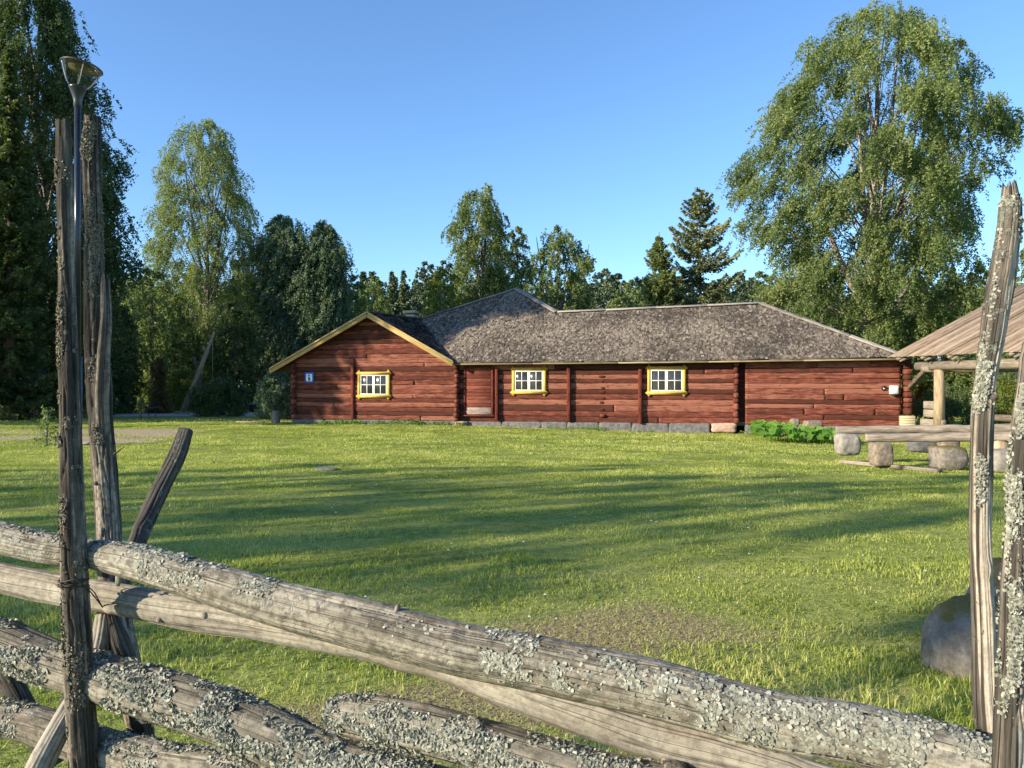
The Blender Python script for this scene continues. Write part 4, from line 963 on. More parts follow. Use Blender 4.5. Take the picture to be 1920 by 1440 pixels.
# well sweep, planter, stump, bench, box in the far left yard
g0 = pt(341, 776, 43); g0[2] = float(gz(g0[0], 43)); ws = empty('well_sweep', g0, 'leaning grey well sweep pole resting in a forked post in the far yard', 'well sweep')
mb = MB(); a = pt(343, 772, 43); b = pt(402, 622, 41.5); d = b - a
tube(mb, [a, a + d * .5 + [0, 0, -.06], b], [.19, .13, .06], 14); mb.build('sweep_pole', 'new_log_wood', ws)
mb = MB(); f = pt(374, 735, 42.5); f[2] = float(gz(f[0], 42.5)) - .1; tube(mb, [f, pt(371, 700, 42.5), pt(374, 684, 42.5)], [.2, .17, .15], 12)
tube(mb, [pt(373, 690, 42.5), pt(365, 678, 42.5), pt(364, 668, 42.5)], [.13, .11, .07], 10); tube(mb, [pt(373, 690, 42.5), pt(380, 676, 42.5), pt(379, 666, 42.5)], [.13, .11, .07], 10); mb.build('forked_post', 'brown_bark', ws)
mb = MB(); tube(mb, [pt(398.5, 632, 41.6), pt(398.5, 712, 41.6)], .018, 6); mb.build('rope', 'grey_log_wood', ws)
mb = MB(); rock(mb, pt(342, 775, 43), (.75, .6, .35), 3, 3); mb.build('counterweight', 'stone_mixed', ws, smooth=True)
c = pt(277, 786, 36.5); c[2] = float(gz(c[0], c[1])); pl = empty('planter_stand', c, 'small brown wooden stand with dark tub in the far left yard', 'plant stand')
for dx in (-.36, -.05, .36):
    mb = MB(); boxm(mb, c + [dx, (.2 if dx == -.05 else 0), .28], (.045, .045, .6), None, .005); mb.build('leg', 'brown_bark', pl)
mb = MB(); boxm(mb, c + [0, .1, .56], (.82, .35, .05), None, .005, .5); mb.build('shelf', 'brown_bark', pl)
mb = MB(); lathe(mb, c + [.17, .1, .3], [(0, 0), (.22, 0), (.30, .22), (.31, .3), (.28, .3), (.2, .06)], 20); mb.build('tub', 'black_plastic', pl, smooth=True)
c = pt(517, 793, 33.5); c[2] = float(gz(c[0], c[1])); mb = MB(); wood(mb, [c, c + [0, 0, .25], c + [.01, 0, .52]], [.19, .175, .175], 28, .06, 5, .05, 3)
tag(mb.build('tree_stump', 'grey_log_wood', base=c), 'grey upright stump block left of the gable corner', 'stump')
c = pt(480, 766, 46); c[2] = float(gz(c[0], c[1])); bx = empty('storage_box', c, 'dark box with pale lid in the shade far left of the house', 'box')
mb = MB(); boxm(mb, c + [0, 0, .22], (.7, .5, .44), None, .02); mb.build('body', 'black_plastic', bx)
mb = MB(); boxm(mb, c + [0, 0, .48], (.85, .6, .06), None, .01); mb.build('lid', 'pale_granite', bx)
mb = MB(); c = pt(470, 790, 33.8); c[2] = float(gz(c[0], c[1])) + .03; boxm(mb, c, (1.2, .3, .05), axes_from((1, -.05, 0)), .01); tag(mb.build('plank', 'fascia_wood', base=c), 'short pale plank flat on the grass left of the gable', 'plank')
stone('boulder', 160, 828, 835, 20, 20.4, .25, 'pale_granite', 41, 'tiny grey stone in the lit grass beyond the left poles', boxy=.1, amp=.08)
mb = MB(); c = pt(612, 883, 14.6); c[2] = float(gz(c[0], c[1])) + .012; rock(mb, c, (.42, .3, .09), 44, 3, amp=.15); tag(mb.build('boulder', 'grey_granite', smooth=True, base=c), 'flat stone barely showing in the middle of the shaded lawn', 'stone')

# boulders by the fence
mb = MB(); D = 4.05
c = pt(1838, 1215, D + .3); rock(mb, (c[0], c[1], .08), (.60, .60, .66), 57, 5, boxy=.0, amp=.06)
tag(mb.build('boulder', 'mossy_boulder', smooth=True, base=(c[0], c[1], 0)), 'large rounded grey boulder in the shade behind the right fence poles', 'boulder')
mb = MB(); c = pt(1905, 1180, D + .75); rock(mb, (c[0], c[1], .12), (.55, .6, .80), 58, 5, boxy=.0, amp=.05)
tag(mb.build('boulder', 'mossy_boulder', smooth=True, base=(c[0], c[1], 0)), 'moss-topped boulder behind the rightmost fence pole', 'boulder')
# ------------------------------------------------------------------ roundpole fence in the foreground
def FD(px): return 1.383 / (1 + .41 * (px - 960) / F)        # depth of the fence line
fence = empty('roundpole_fence', (-0.2, 1.5, 0), 'weathered grey roundpole fence with lichen covered rails in the foreground', 'fence')
def rail(pts, off, seed, matn, label, name='rail', **kw):
    P = [pt(x, y, FD(x) + off) for (x, y, w) in pts]; R = [w / 2 / F * (FD(x) + off) for (x, y, w) in pts]
    mb = MB(); K = wood(mb, P, R, seed=seed, **kw); return mb, K, matn, label, name
def fin(t):
    mb, K, matn, label, name = t; return tag(mb.build(name, matn, fence, smooth=True), label)
A = math.radians
# top rail
t = rail([(-260, 950, 52), (0, 1007, 57), (110, 1031, 58), (165, 1039, 51), (250, 1056, 66), (400, 1097, 76), (540, 1137, 84), (690, 1172, 90), (830, 1208, 96), (960, 1238, 101), (1104, 1268, 104), (1264, 1300, 107), (1454, 1350, 106), (1600, 1376, 110), (1789, 1424, 116), (1872, 1450, 112), (2100, 1510, 116)],
         0, 101, 'rail_wood', 'thick top rail with patches of pale lichen', ns=150, step=.006, rough=.03, cracks=9, crackd=.16, cw=.032,
         knots=[(.78, A(20), .004, .012), (.80, A(0), -.006, .006), (1.16, A(70), .010, .012), (1.45, A(-20), .003, .014), (1.75, A(-25), -.004, .010), (1.84, A(40), .006, .014)])
mb, K, *_ = t
stub(mb, K, 1.70, A(80), .012, .006); stub(mb, K, .98, A(-75), .02, .007)
o = fin(t)
def _py(C): return 720 - (C[:, 2] - EYE) / C[:, 1] * F
def sx(K, px):      # arc position at pixel column px
    xs_ = K['C'][:, 0] / K['C'][:, 1] * F + 960; return float(np.interp(px, xs_, K['s']))
lm = MB()
lichen(lm, K, [(sx(K, 0), sx(K, 120), A(75), A(35), 500, 1.2), (sx(K, 170), sx(K, 420), A(75), A(26), 1500, 1.0), (sx(K, 280), sx(K, 410), A(30), A(40), 500, 1.6),
               (sx(K, 455), sx(K, 520), A(65), A(35), 420, 1.0), (sx(K, 905), sx(K, 1010), A(70), A(25), 500, 1.2), (sx(K, 915), sx(K, 985), A(15), A(24), 450, .8), (sx(K, 945), sx(K, 1005), A(-15), A(18), 220, .8),
               (sx(K, 1048), sx(K, 1085), A(0), A(18), 200, .5), (sx(K, 1130), sx(K, 1190), A(60), A(16), 130, .8), (sx(K, 1170), sx(K, 1215), A(25), A(20), 160, .8), (sx(K, 1230), sx(K, 1270), A(45), A(24), 180, .8),
               (sx(K, 1295), sx(K, 1345), A(50), A(20), 260, .6), (sx(K, 1315), sx(K, 1350), A(5), A(22), 240, .6), (sx(K, 1360), sx(K, 1435), A(45), A(30), 520, .8), (sx(K, 1395), sx(K, 1450), A(-5), A(20), 160, .8),
               (sx(K, 1450), sx(K, 1600), A(50), A(24), 800, 1.2), (sx(K, 1500), sx(K, 1720), A(5), A(26), 520, 1.5), (sx(K, 1640), sx(K, 1730), A(35), A(36), 500, 1.3), (sx(K, 1700), sx(K, 1800), A(75), A(20), 420, .8),
               (sx(K, 1780), sx(K, 1880), A(40), A(40), 650, 1.2), (sx(K, 700), sx(K, 900), A(50), A(30), 60, 2), (sx(K, 1000), sx(K, 1700), A(20), A(50), 350, 3)], 5, (.003, .0075), tilt=(4, 42))
lm.build('lichen', 'lichen', o)
# second rail
t = rail([(-260, 1040, 52), (0, 1082, 56), (110, 1104, 57), (210, 1121, 57), (300, 1138, 62), (400, 1157, 72), (480, 1171, 62), (560, 1184, 66), (690, 1206, 66), (760, 1226, 68), (837, 1242, 66), (960, 1281, 76), (1104, 1330, 84), (1221, 1372, 84), (1330, 1400, 84), (1454, 1436, 70), (1560, 1470, 66), (1900, 1540, 70)],
         .085, 202, 'smooth_rail_wood', 'smooth barkless second rail with short knots', ns=120, step=.006, rough=.025, cracks=6, crackd=.12, cw=.035,
         knots=[(1.0, A(-30), .006, .012), (1.93, A(10), .008, .012)])
mb, K, *_ = t; stub(mb, K, sx(K, 322), A(-20), .006, .008); stub(mb, K, sx(K, 412), A(15), .008, .008, lean=-.4); stub(mb, K, sx(K, 985), A(30), .008, .006); stub(mb, K, sx(K, 640), A(30), .006, .005)
fin(t)
# third rail, shaggy with lichen
t = rail([(-260, 1110, 80), (0, 1210, 80), (120, 1253, 78), (180, 1270, 86), (280, 1301, 92), (400, 1338, 94), (487, 1374, 94), (604, 1422, 98), (750, 1466, 104), (900, 1520, 104)],
         .0, 303, 'lichen_rail_wood', 'third rail almost covered with shaggy grey lichen', ns=80, step=.007, rough=.06, cracks=3)
mb, K, *_ = t; o = fin(t); lm = MB()
lichen(lm, K, [(sx(K, -150), sx(K, 120), A(40), A(80), 4600, .35), (sx(K, 165), sx(K, 240), A(70), A(35), 700, .4), (sx(K, 225), sx(K, 480), A(30), A(75), 9500, .22), (sx(K, 450), sx(K, 800), A(40), A(70), 8000, .3)], 6, (.0035, .009))
lm.build('lichen', 'lichen', o)
# fourth rail
t = rail([(-260, 1290, 62), (0, 1347, 66), (90, 1370, 68), (200, 1408, 72), (300, 1432, 78), (450, 1462, 84), (620, 1510, 90)], .02, 404, 'rail_wood', 'lowest rail at the left with a smooth pale face', ns=70, step=.008, rough=.05, cracks=4)
mb, K, *_ = t; o = fin(t); lm = MB()
lichen(lm, K, [(sx(K, -60), sx(K, 60), A(60), A(50), 700, .7), (sx(K, 20), sx(K, 60), A(10), A(30), 250, .5), (sx(K, 190), sx(K, 240), A(60), A(40), 300, .6), (sx(K, 255), sx(K, 560), A(45), A(65), 3600, .4)], 8, (.003, .0075))
lm.build('lichen', 'lichen', o)
# fifth rail, starts in the middle
t = rail([(622, 1332, 44), (650, 1340, 66), (700, 1350, 80), (794, 1366, 88), (880, 1388, 92), (973, 1418, 96), (1104, 1455, 98), (1250, 1490, 100), (1500, 1560, 104)], .03, 505, 'lichen_rail_wood', 'lower rail starting mid frame with a rounded end under lichen tufts', ns=80, step=.007, rough=.06, cracks=4,
         knots=[(.33, A(65), .012, .016)])
mb, K, *_ = t; stub(mb, K, sx(K, 890), A(70), .015, .008); o = fin(t); lm = MB()
lichen(lm, K, [(0.0, sx(K, 800), A(40), A(85), 5800, .22), (sx(K, 800), sx(K, 1000), A(20), A(60), 1500, 1.0), (sx(K, 980), sx(K, 1250), A(40), A(60), 2200, .8)], 9, (.003, .0075))
lm.build('lichen', 'lichen', o)
mb = MB(); wood(mb, [pt(1268, 1424, 1.32), pt(1270, 1500, 1.32), pt(1290, 1900, 1.32)], [.022, .026, .026], 40, .008, 61, .08, 3, ridge=.06); tag(mb.build('pole', 'pole_wood', fence, smooth=True), 'stub of a short pole just rising above the bottom of the fence')

# poles: points from top to bottom (px, py, width px, depth)
def pole(pts, seed, matn, label, name='pole', **kw):
    P = [pt(x, y, D) for (x, y, w, D) in pts]; R = [w * (.91 if x > 1500 else 1) / 2 / F * D for (x, y, w, D) in pts]
    mb = MB(); K = wood(mb, P, R, seed=seed, **kw); return mb, K, matn, label, name
def sy(K, py):
    ys_ = 720 - (K['C'][:, 2] - EYE) / K['C'][:, 1] * F; return float(np.interp(py, ys_, K['s']))
t = pole([(118, 232, 25, 1.735), (120, 330, 28, 1.735), (123, 430, 27, 1.735), (126, 550, 30, 1.735), (129, 650, 33, 1.735), (132, 750, 35, 1.735), (134, 850, 38, 1.735), (136, 950, 40, 1.735), (138, 1050, 42, 1.735), (141, 1150, 45, 1.735), (148, 1300, 49, 1.735), (156, 1440, 52, 1.735), (168, 1800, 54, 1.735), (172, 2065, 54, 1.735)],
         610, 'pole_wood', 'left front pole standing in front of the rails, lamp post behind it', ns=72, step=.006, rough=.05, cracks=7, crackd=.18, tonefun=lambda C, ss, th: .5 + .32 * fbm(np.stack([ss * 3.5, np.cos(th) * 2.5, np.sin(th) * 2.5], -1), 3, 3) - .2 * np.cos(th), ridge=.07, drift=.5, autoknots=9, ripped=.008)
mb, K, *_ = t
for py, a in ((318, -60), (322, 50), (430, -20), (450, -30), (625, 20), (660, 70), (668, -80), (735, -75), (790, 60), (818, -70), (940, 10), (1005, -80), (1022, 70), (1120, -60), (560, 80)): stub(mb, K, sy(K, py), A(a), .003, random.uniform(.004, .007), lean=random.uniform(-.3, .3))
o = fin(t); lm = MB()
lichen(lm, K, [(sy(K, 300), sy(K, 345), A(-40), A(70), 260, .4), (sy(K, 480), sy(K, 660), A(-50), A(30), 1000, .6), (sy(K, 655), sy(K, 690), A(-70), A(40), 160, .3), (sy(K, 735), sy(K, 750), A(-60), A(40), 90, .3), (sy(K, 808), sy(K, 835), A(-40), A(50), 240, .3), (sy(K, 780), sy(K, 800), A(30), A(30), 90, .3),
               (sy(K, 870), sy(K, 880), A(60), A(30), 60, .3), (sy(K, 925), sy(K, 1020), A(-45), A(32), 700, .5), (sy(K, 1040), sy(K, 1070), A(30), A(40), 160, .5), (sy(K, 1080), sy(K, 1240), A(-60), A(24), 500, .6), (sy(K, 1190), sy(K, 1320), A(20), A(50), 320, 1.3), (sy(K, 1340), sy(K, 1370), A(-60), A(30), 90, .5)], 11, (.0025, .006))
lm.build('bark_flakes', 'bark_flakes', o)
t = pole([(172, 224, 26, 1.93), (171, 300, 32, 1.93), (175, 400, 32, 1.93), (176, 500, 34, 1.93), (179, 600, 37, 1.93), (183, 700, 40, 1.93), (190, 800, 40, 1.93), (196, 900, 40, 1.93), (203, 1020, 44, 1.93), (215, 1120, 46, 1.92), (231, 1200, 48, 1.90), (250, 1300, 48, 1.88), (266, 1390, 46, 1.88), (280, 1600, 46, 1.88), (290, 1960, 46, 1.88)],
         620, 'pole_wood', 'left rear pole rising behind the rails, shaggy at its top', ns=72, step=.007, rough=.06, cracks=7, crackd=.2, tonefun=lambda C, ss, th: .45 + .35 * fbm(np.stack([ss * 3, np.cos(th) * 2.5, np.sin(th) * 2.5], -1), 6, 3) + .15 * sstep(640, 1000, _py(C))[:, None], ridge=.07, drift=.5, autoknots=9, ripped=.010)
mb, K, *_ = t
for py, a in ((640, 20), (770, 50), (530, -80), (1010, 30), (900, -30)): stub(mb, K, sy(K, py), A(a), .004, .006)
tube(mb, [pt(213, 852, 1.9), pt(222, 846, 1.9), pt(232, 838, 1.88)], [.003, .002, .001], 5)
K2 = wood(mb, [pt(197, 532, 1.90), pt(198, 600, 1.89), pt(194, 660, 1.895), pt(192, 740, 1.905), pt(196, 830, 1.92)], [.009, .013, .014, .016, .012], 36, .007, 66, .1, 3, .2, ridge=.12, ripped=.03)
o = fin(t); lm = MB()
lichen(lm, K, [(sy(K, 230), sy(K, 480), A(-10), A(70), 2600, .3), (sy(K, 480), sy(K, 560), A(30), A(40), 250, .6), (sy(K, 645), sy(K, 710), A(30), A(40), 620, .4), (sy(K, 790), sy(K, 830), A(-10), A(40), 160, .6)], 12, (.0025, .006))
lm.build('bark_flakes', 'bark_flakes', o)
t = pole([(350, 806, 27, 2.35), (335, 850, 31, 2.31), (300, 920, 32, 2.24), (272, 980, 33, 2.18), (255, 1020, 32, 2.12), (225, 1090, 34, 2.05), (170, 1230, 34, 1.95), (60, 1480, 36, 1.8)], 630, 'bark_pole_wood', 'dark leaning brace with bark sticking up behind the left rails', 'brace', ns=64, step=.008, rough=.04, cracks=3, ridge=.05)
fin(t)
t = pole([(196, 1152, 34, 1.90), (188, 1200, 36, 1.875), (165, 1270, 36, 1.84), (128, 1330, 38, 1.77), (95, 1390, 42, 1.73), (60, 1460, 46, 1.70), (-20, 1640, 48, 1.65)], 640, 'smooth_rail_wood', 'split pale brace slanting down behind the left front pole', 'brace', ns=64, step=.008, rough=.05, cracks=5, ridge=.06)
fin(t)
t = pole([(212, 1160, 16, 1.86), (225, 1200, 30, 1.86), (243, 1250, 30, 1.87), (262, 1330, 36, 1.86), (275, 1420, 36, 1.86), (280, 1600, 36, 1.86)], 645, 'bark_pole_wood', 'splintered short brace under the second rail', 'brace', ns=48, step=.008, rough=.08, cracks=5, ridge=.12, ripped=.03)
fin(t)
t = pole([(-25, 1190, 38, 1.99), (20, 1280, 40, 1.97), (55, 1345, 40, 1.96), (100, 1440, 40, 1.95)], 650, 'bark_pole_wood', 'dark brace at the lower left behind the rails', 'brace', ns=48, step=.01, rough=.05, cracks=3, ridge=.05)
fin(t)
# right poles
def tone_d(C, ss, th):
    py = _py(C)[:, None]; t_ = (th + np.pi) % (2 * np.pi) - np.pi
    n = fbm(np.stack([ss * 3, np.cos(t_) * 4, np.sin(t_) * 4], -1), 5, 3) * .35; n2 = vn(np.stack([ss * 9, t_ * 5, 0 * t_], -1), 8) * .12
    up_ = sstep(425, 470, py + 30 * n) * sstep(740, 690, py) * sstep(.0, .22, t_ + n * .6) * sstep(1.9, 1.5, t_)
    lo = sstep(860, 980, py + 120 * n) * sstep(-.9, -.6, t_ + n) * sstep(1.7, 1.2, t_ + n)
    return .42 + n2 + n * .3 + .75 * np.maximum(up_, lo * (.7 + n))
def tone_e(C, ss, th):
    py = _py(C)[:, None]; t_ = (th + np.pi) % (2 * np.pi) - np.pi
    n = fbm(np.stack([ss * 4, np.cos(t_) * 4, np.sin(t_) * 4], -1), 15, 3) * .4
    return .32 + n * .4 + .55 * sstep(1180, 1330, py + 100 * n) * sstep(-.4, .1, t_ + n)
t = pole([(1893, 362, 24, 1.20), (1893, 385, 40, 1.20), (1890, 430, 44, 1.20), (1882, 490, 48, 1.20), (1871, 560, 50, 1.20), (1860, 640, 46, 1.20), (1851, 700, 42, 1.20), (1844, 760, 42, 1.20), (1840, 850, 42, 1.20), (1838, 1000, 42, 1.20), (1842, 1150, 43, 1.20), (1849, 1300, 46, 1.20), (1858, 1390, 50, 1.20), (1880, 1700, 52, 1.2), (1900, 2600, 52, 1.2)],
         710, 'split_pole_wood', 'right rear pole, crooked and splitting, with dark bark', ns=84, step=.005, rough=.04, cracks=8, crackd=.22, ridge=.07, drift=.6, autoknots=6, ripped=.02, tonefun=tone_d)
mb, K, *_ = t; stub(mb, K, sy(K, 745), A(20), .006, .006)
o = fin(t); lm = MB()
lichen(lm, K, [(0, sy(K, 385), A(0), A(120), 260, .3), (sy(K, 400), sy(K, 450), A(60), A(30), 120, .4), (sy(K, 430), sy(K, 700), A(-70), A(24), 300, .5), (sy(K, 680), sy(K, 770), A(-20), A(60), 900, .4), (sy(K, 850), sy(K, 960), A(-30), A(25), 260, .6)], 13, (.002, .005))
lm.build('lichen', 'lichen', o)
t = pole([(1940, 640, 40, 1.02), (1932, 720, 50, 1.02), (1922, 800, 52, 1.02), (1914, 900, 48, 1.02), (1912, 1000, 46, 1.02), (1909, 1100, 52, 1.02), (1906, 1200, 54, 1.02), (1901, 1320, 58, 1.02), (1898, 1440, 62, 1.02), (1890, 1800, 64, 1.02), (1890, 3100, 64, 1.02)],
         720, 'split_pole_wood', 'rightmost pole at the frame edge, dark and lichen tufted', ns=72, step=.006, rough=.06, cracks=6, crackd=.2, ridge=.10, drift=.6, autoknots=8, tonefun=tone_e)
mb, K, *_ = t; o = fin(t); lm = MB()
lichen(lm, K, [(sy(K, 720), sy(K, 960), A(-50), A(50), 1500, .5), (sy(K, 1080), sy(K, 1260), A(-40), A(55), 2200, .4), (sy(K, 960), sy(K, 1080), A(-60), A(40), 300, .6), (sy(K, 1260), sy(K, 1330), A(-60), A(40), 120, .6)], 14, (.002, .0055))
lm.build('lichen', 'lichen', o)
# wire binding
mb = MB(); cpl = pt(138, 1092, 1.735); th = np.linspace(0, 2 * np.pi, 30)
for q, dz in enumerate((0, .005, -.006)):
    tube(mb, np.stack([cpl[0] + .031 * np.cos(th), cpl[1] + .031 * np.sin(th), cpl[2] + dz + .006 * np.cos(th + q)], -1), .0016, 6)
tube(mb, [pt(118, 1100, 1.71), pt(125, 1090, 1.70), pt(140, 1085, 1.70), pt(162, 1100, 1.72), pt(182, 1125, 1.78), pt(197, 1145, 1.82), pt(200, 1165, 1.84), pt(205, 1230, 1.86)], .0014, 6)
tube(mb, [pt(162, 1096, 1.72), pt(178, 1112, 1.76), pt(196, 1146, 1.82)], .0014, 6)
tube(mb, [pt(120, 1094, 1.705), pt(112, 1100, 1.70), pt(104, 1096, 1.70)], .0012, 6)
mb.build('binding_wire', 'wire', fence)
# ------------------------------------------------------------------ trees and plants
def leaves(mb, P, nrm_bias, size, rng, tone, aspect=0.62, spread=1.0):
    """diamond leaves at P"""
    n = len(P)
    N = rng.normal(0, spread, (n, 3)) + nrm_bias; N /= np.linalg.norm(N, axis=1)[:, None] + 1e-9
    r = rng.normal(0, 1, (n, 3)); a = np.cross(N, r); a /= np.linalg.norm(a, axis=1)[:, None] + 1e-9; b = np.cross(N, a)
    s = size * rng.uniform(0.6, 1.25, (n, 1))
    V = np.stack([P - a * s / 2, P + b * s * aspect / 2 + N * s * .05, P + a * s / 2, P - b * s * aspect / 2 + N * s * .05], 1).reshape(-1, 3)
    o = np.arange(n)[:, None] * 4
    mb.add(V, o + np.array([[0, 1, 2, 3]]), np.repeat(np.clip(tone, 0, 1), 4))

def envelope(H, prof):
    """prof: (height, left extent, right extent) in metres"""
    p = np.array(prof, float)
    return lambda h, az: np.where(np.cos(az) > 0, np.interp(h, p[:, 0], p[:, 2]) * np.cos(az) ** 2 + (np.interp(h, p[:, 0], p[:, 1]) + np.interp(h, p[:, 0], p[:, 2])) / 2 * np.sin(az) ** 2,
                                  np.interp(h, p[:, 0], p[:, 1]) * np.cos(az) ** 2 + (np.interp(h, p[:, 0], p[:, 1]) + np.interp(h, p[:, 0], p[:, 2])) / 2 * np.sin(az) ** 2)

def broadleaf(name, x, y, H, prof, seed, leafm, label, nl=90, ns=16, nlf=26, ls=.14, lr=1.0, droop=1.1, wind=(0, 0), barkm='birch_bark', tr=.22, lean=0.0, forks=(), cat='tree', group=None, tone0=.5, limbs=True, z0=None, trunkh=.93, shell=.45):
    rng = np.random.RandomState(seed); g0 = float(gz(x, y)) if z0 is None else z0
    root = empty(name, (x, y, g0), label, cat, group)
    env = envelope(H, prof); p = np.array(prof, float)
    hs_ = np.linspace(p[0, 0], p[-1, 0], 200); wd = np.interp(hs_, p[:, 0], p[:, 1] + p[:, 2]) + .3; cdf = np.cumsum(wd); cdf /= cdf[-1]
    h = np.interp((np.arange(nl) + rng.rand(nl)) / nl, cdf, hs_); az = (np.arange(nl) * 2.39996 + rng.uniform(-.6, .6, nl)) % (2 * np.pi)
    R = env(h, az) * rng.uniform(.86, 1.04, nl) * np.clip(.93 + .22 * vn(np.stack([np.cos(az) * 1.4, np.sin(az) * 1.4, h * 4.5 / max(H * .25, 2)], -1), seed), .68, 1.12); r = np.maximum(R - lr * .35, R * .5) * (shell + (1 - shell) * rng.rand(nl) ** .42)
    cx = lean * h / H; C = np.stack([cx + r * np.cos(az), r * np.sin(az), h], -1)
    lrad = lr * rng.uniform(.6, 1.25, nl) * np.clip(R / (lr * 1.6), .35, 1)
    # strands
    nS = nl * ns; li = np.repeat(np.arange(nl), ns)
    d = rng.normal(0, 1, (nS, 3)); d /= np.linalg.norm(d, axis=1)[:, None]; d *= rng.rand(nS, 1) ** .45
    O = C[li] + d * lrad[li][:, None] * np.array([1, 1, .75])
    out = C[li] * [1, 1, 0]; out /= np.linalg.norm(out, axis=1)[:, None] + 1e-6
    dr = np.stack([np.full(nS, wind[0]), np.full(nS, wind[1]), np.full(nS, -1.0)], -1) + out * .25 + rng.normal(0, .22, (nS, 3)); dr /= np.linalg.norm(dr, axis=1)[:, None]
    L = droop * rng.uniform(.4, 1.1, nS) * np.clip(lrad[li] / lr, .5, 1)
    t = rng.rand(nS, nlf)
    P = O[:, None] + dr[:, None] * (t * L[:, None])[..., None] + out[:, None] * (np.sin(t * 2.5) * .12 * droop)[..., None] + rng.normal(0, .035 + .025 * lr, (nS, nlf, 3))
    P = P.reshape(-1, 3)
    tone = (tone0 + rng.normal(0, .13, nl))[li]; tone = np.repeat(tone + rng.normal(0, .07, nS), nlf) + rng.normal(0, .10, nS * nlf)
    yl = rng.rand(nS * nlf) < .02; tone[yl] = 1.0
    b = np.repeat(out, nlf, 0) * .3 + np.array([-.25, -.2, .3])
    mb = MB(); leaves(mb, P + [x, y, g0], b, ls, rng, tone)
    mb.build('crown', leafm, root)
    # trunk and limbs
    tb = MB(); tt = np.linspace(0, 1, 9); bend = rng.normal(0, .012 * H, 9) * tt; bend2 = rng.normal(0, .012 * H, 9) * tt
    TP = np.stack([lean * tt + bend, bend2, tt * H * trunkh], -1); TR = tr * (1 - tt) ** .8 + .015; TR[0] *= 1.35
    tube(tb, TP + [x, y, g0], TR, 12)
    for (fh, fx, fy, ft, frr) in forks:
        s = np.array([np.interp(fh, TP[:, 2], TP[:, k]) for k in range(3)]); e = np.array([fx, fy, ft]); m_ = (s + e) / 2 + np.array([(e - s)[0] * .22, (e - s)[1] * .22, -.0])
        q = np.linspace(0, 1, 8)[:, None]; B = (1 - q) ** 2 * s + 2 * q * (1 - q) * m_ + q ** 2 * e
        tube(tb, B + [x, y, g0], frr * (1 - q[:, 0]) ** .8 + .015, 8)
    if limbs:
        for i in range(0, nl, 4):
            c = C[i]; sh_ = max(c[2] * rng.uniform(.55, .82), p[0, 0] * .75); s = np.array([np.interp(sh_, TP[:, 2], TP[:, k]) for k in range(3)])
            m_ = (s + c) / 2 + [0, 0, .12 * np.linalg.norm(c - s)]; q = np.linspace(0, 1, 6)[:, None]
            B = (1 - q) ** 2 * s + 2 * q * (1 - q) * m_ + q ** 2 * c; B[1:-1] += rng.normal(0, .05 * lr, (4, 3))
            r0 = min(tr * .28, .010 + .007 * np.linalg.norm(c - s)); tube(tb, B + [x, y, g0], r0 * (1 - q[:, 0]) + .006, 5, cap=False)
    tb.build('trunk', barkm, root)
    return root

def conifer(name, x, y, H, R, seed, matn, label, z0=.6, dz=.32, nb=7, dens=60, sparse=.0, droop=.35, needle=(.16, .035), cat='spruce', group=None, power=.8, tr=.2, zb=None, barkm='brown_bark', tilt=.05):
    rng = np.random.RandomState(seed); g0 = float(gz(x, y)) if zb is None else zb
    root = empty(name, (x, y, g0), label, cat, group); tb = MB(); mb = MB()
    tube(tb, [(x, y, g0 - .1), (x + tilt, y, g0 + H * .5), (x, y, g0 + H)], [tr, tr * .55, .02], 10)
    z = z0; P = []; D = []; TN = []
    while z < H - .15:
        f = (z - z0) / (H - z0); lvl = R * (1 - f) ** power * (0.8 + .2 * math.sin(z * 3.1)); bt = rng.normal(0, .10)
        for k in range(nb):
            if rng.rand() < sparse: continue
            az = rng.uniform(0, 2 * np.pi); L = max(.12, lvl * rng.uniform(.55, 1.12)); zz = z + rng.uniform(-.12, .12)
            t = np.linspace(0, 1, 6); dirh = np.array([math.cos(az), math.sin(az), 0])
            rise = .35 * (f - .15)
            B = np.array([0, 0, zz]) + dirh * (t * L)[:, None] + np.array([0, 0, 1.0]) * ((rise * t - droop * np.sin(t * 2.4) * .5 + .22 * t ** 3) * L)[:, None]
            tube(tb, B + [x, y, g0], .006 + .02 * L / R * (1 - t) + .004, 4, cap=False)
            n = int(dens * (L + .15)); s = rng.rand(n) ** .75; c = np.stack([np.interp(s, t, B[:, q]) for q in range(3)], -1)
            side = np.array([-dirh[1], dirh[0], 0]); wd = (.10 + .30 * L * (1 - s)) * rng.uniform(-1, 1, n)
            tw = c + side * wd[:, None] + dirh * (abs(wd) * .5)[:, None] - np.array([0, 0, 1.0]) * (abs(rng.normal(0, .07, n)) + abs(wd) * .25)[:, None]
            P.append(tw); D.append(dirh * .6 + side * np.sign(wd)[:, None] * .5 + np.array([0, 0, -.25]) + rng.normal(0, .25, (n, 3))); TN.append(np.clip(.45 + bt + .25 * s + rng.normal(0, .12, n), 0, 1))
        z += dz * rng.uniform(.7, 1.3) * (1 - .35 * f)
    P = np.concatenate(P); D = np.concatenate(D); TN = np.concatenate(TN); D /= np.linalg.norm(D, axis=1)[:, None]
    n = len(P); r = rng.normal(0, 1, (n, 3)); S = np.cross(D, r); S /= np.linalg.norm(S, axis=1)[:, None]
    l = needle[0] * rng.uniform(.6, 1.3, (n, 1)); w = needle[1] * rng.uniform(.7, 1.4, (n, 1))
    V = np.stack([P - D * l / 2, P + S * w, P + D * l / 2, P - S * w], 1).reshape(-1, 3) + [x, y, g0]
    mb.add(V, np.arange(n)[:, None] * 4 + np.array([[0, 1, 2, 3]]), np.repeat(TN, 4))
    mb.build('crown', matn, root); tb.build('trunk', barkm, root)
    return root

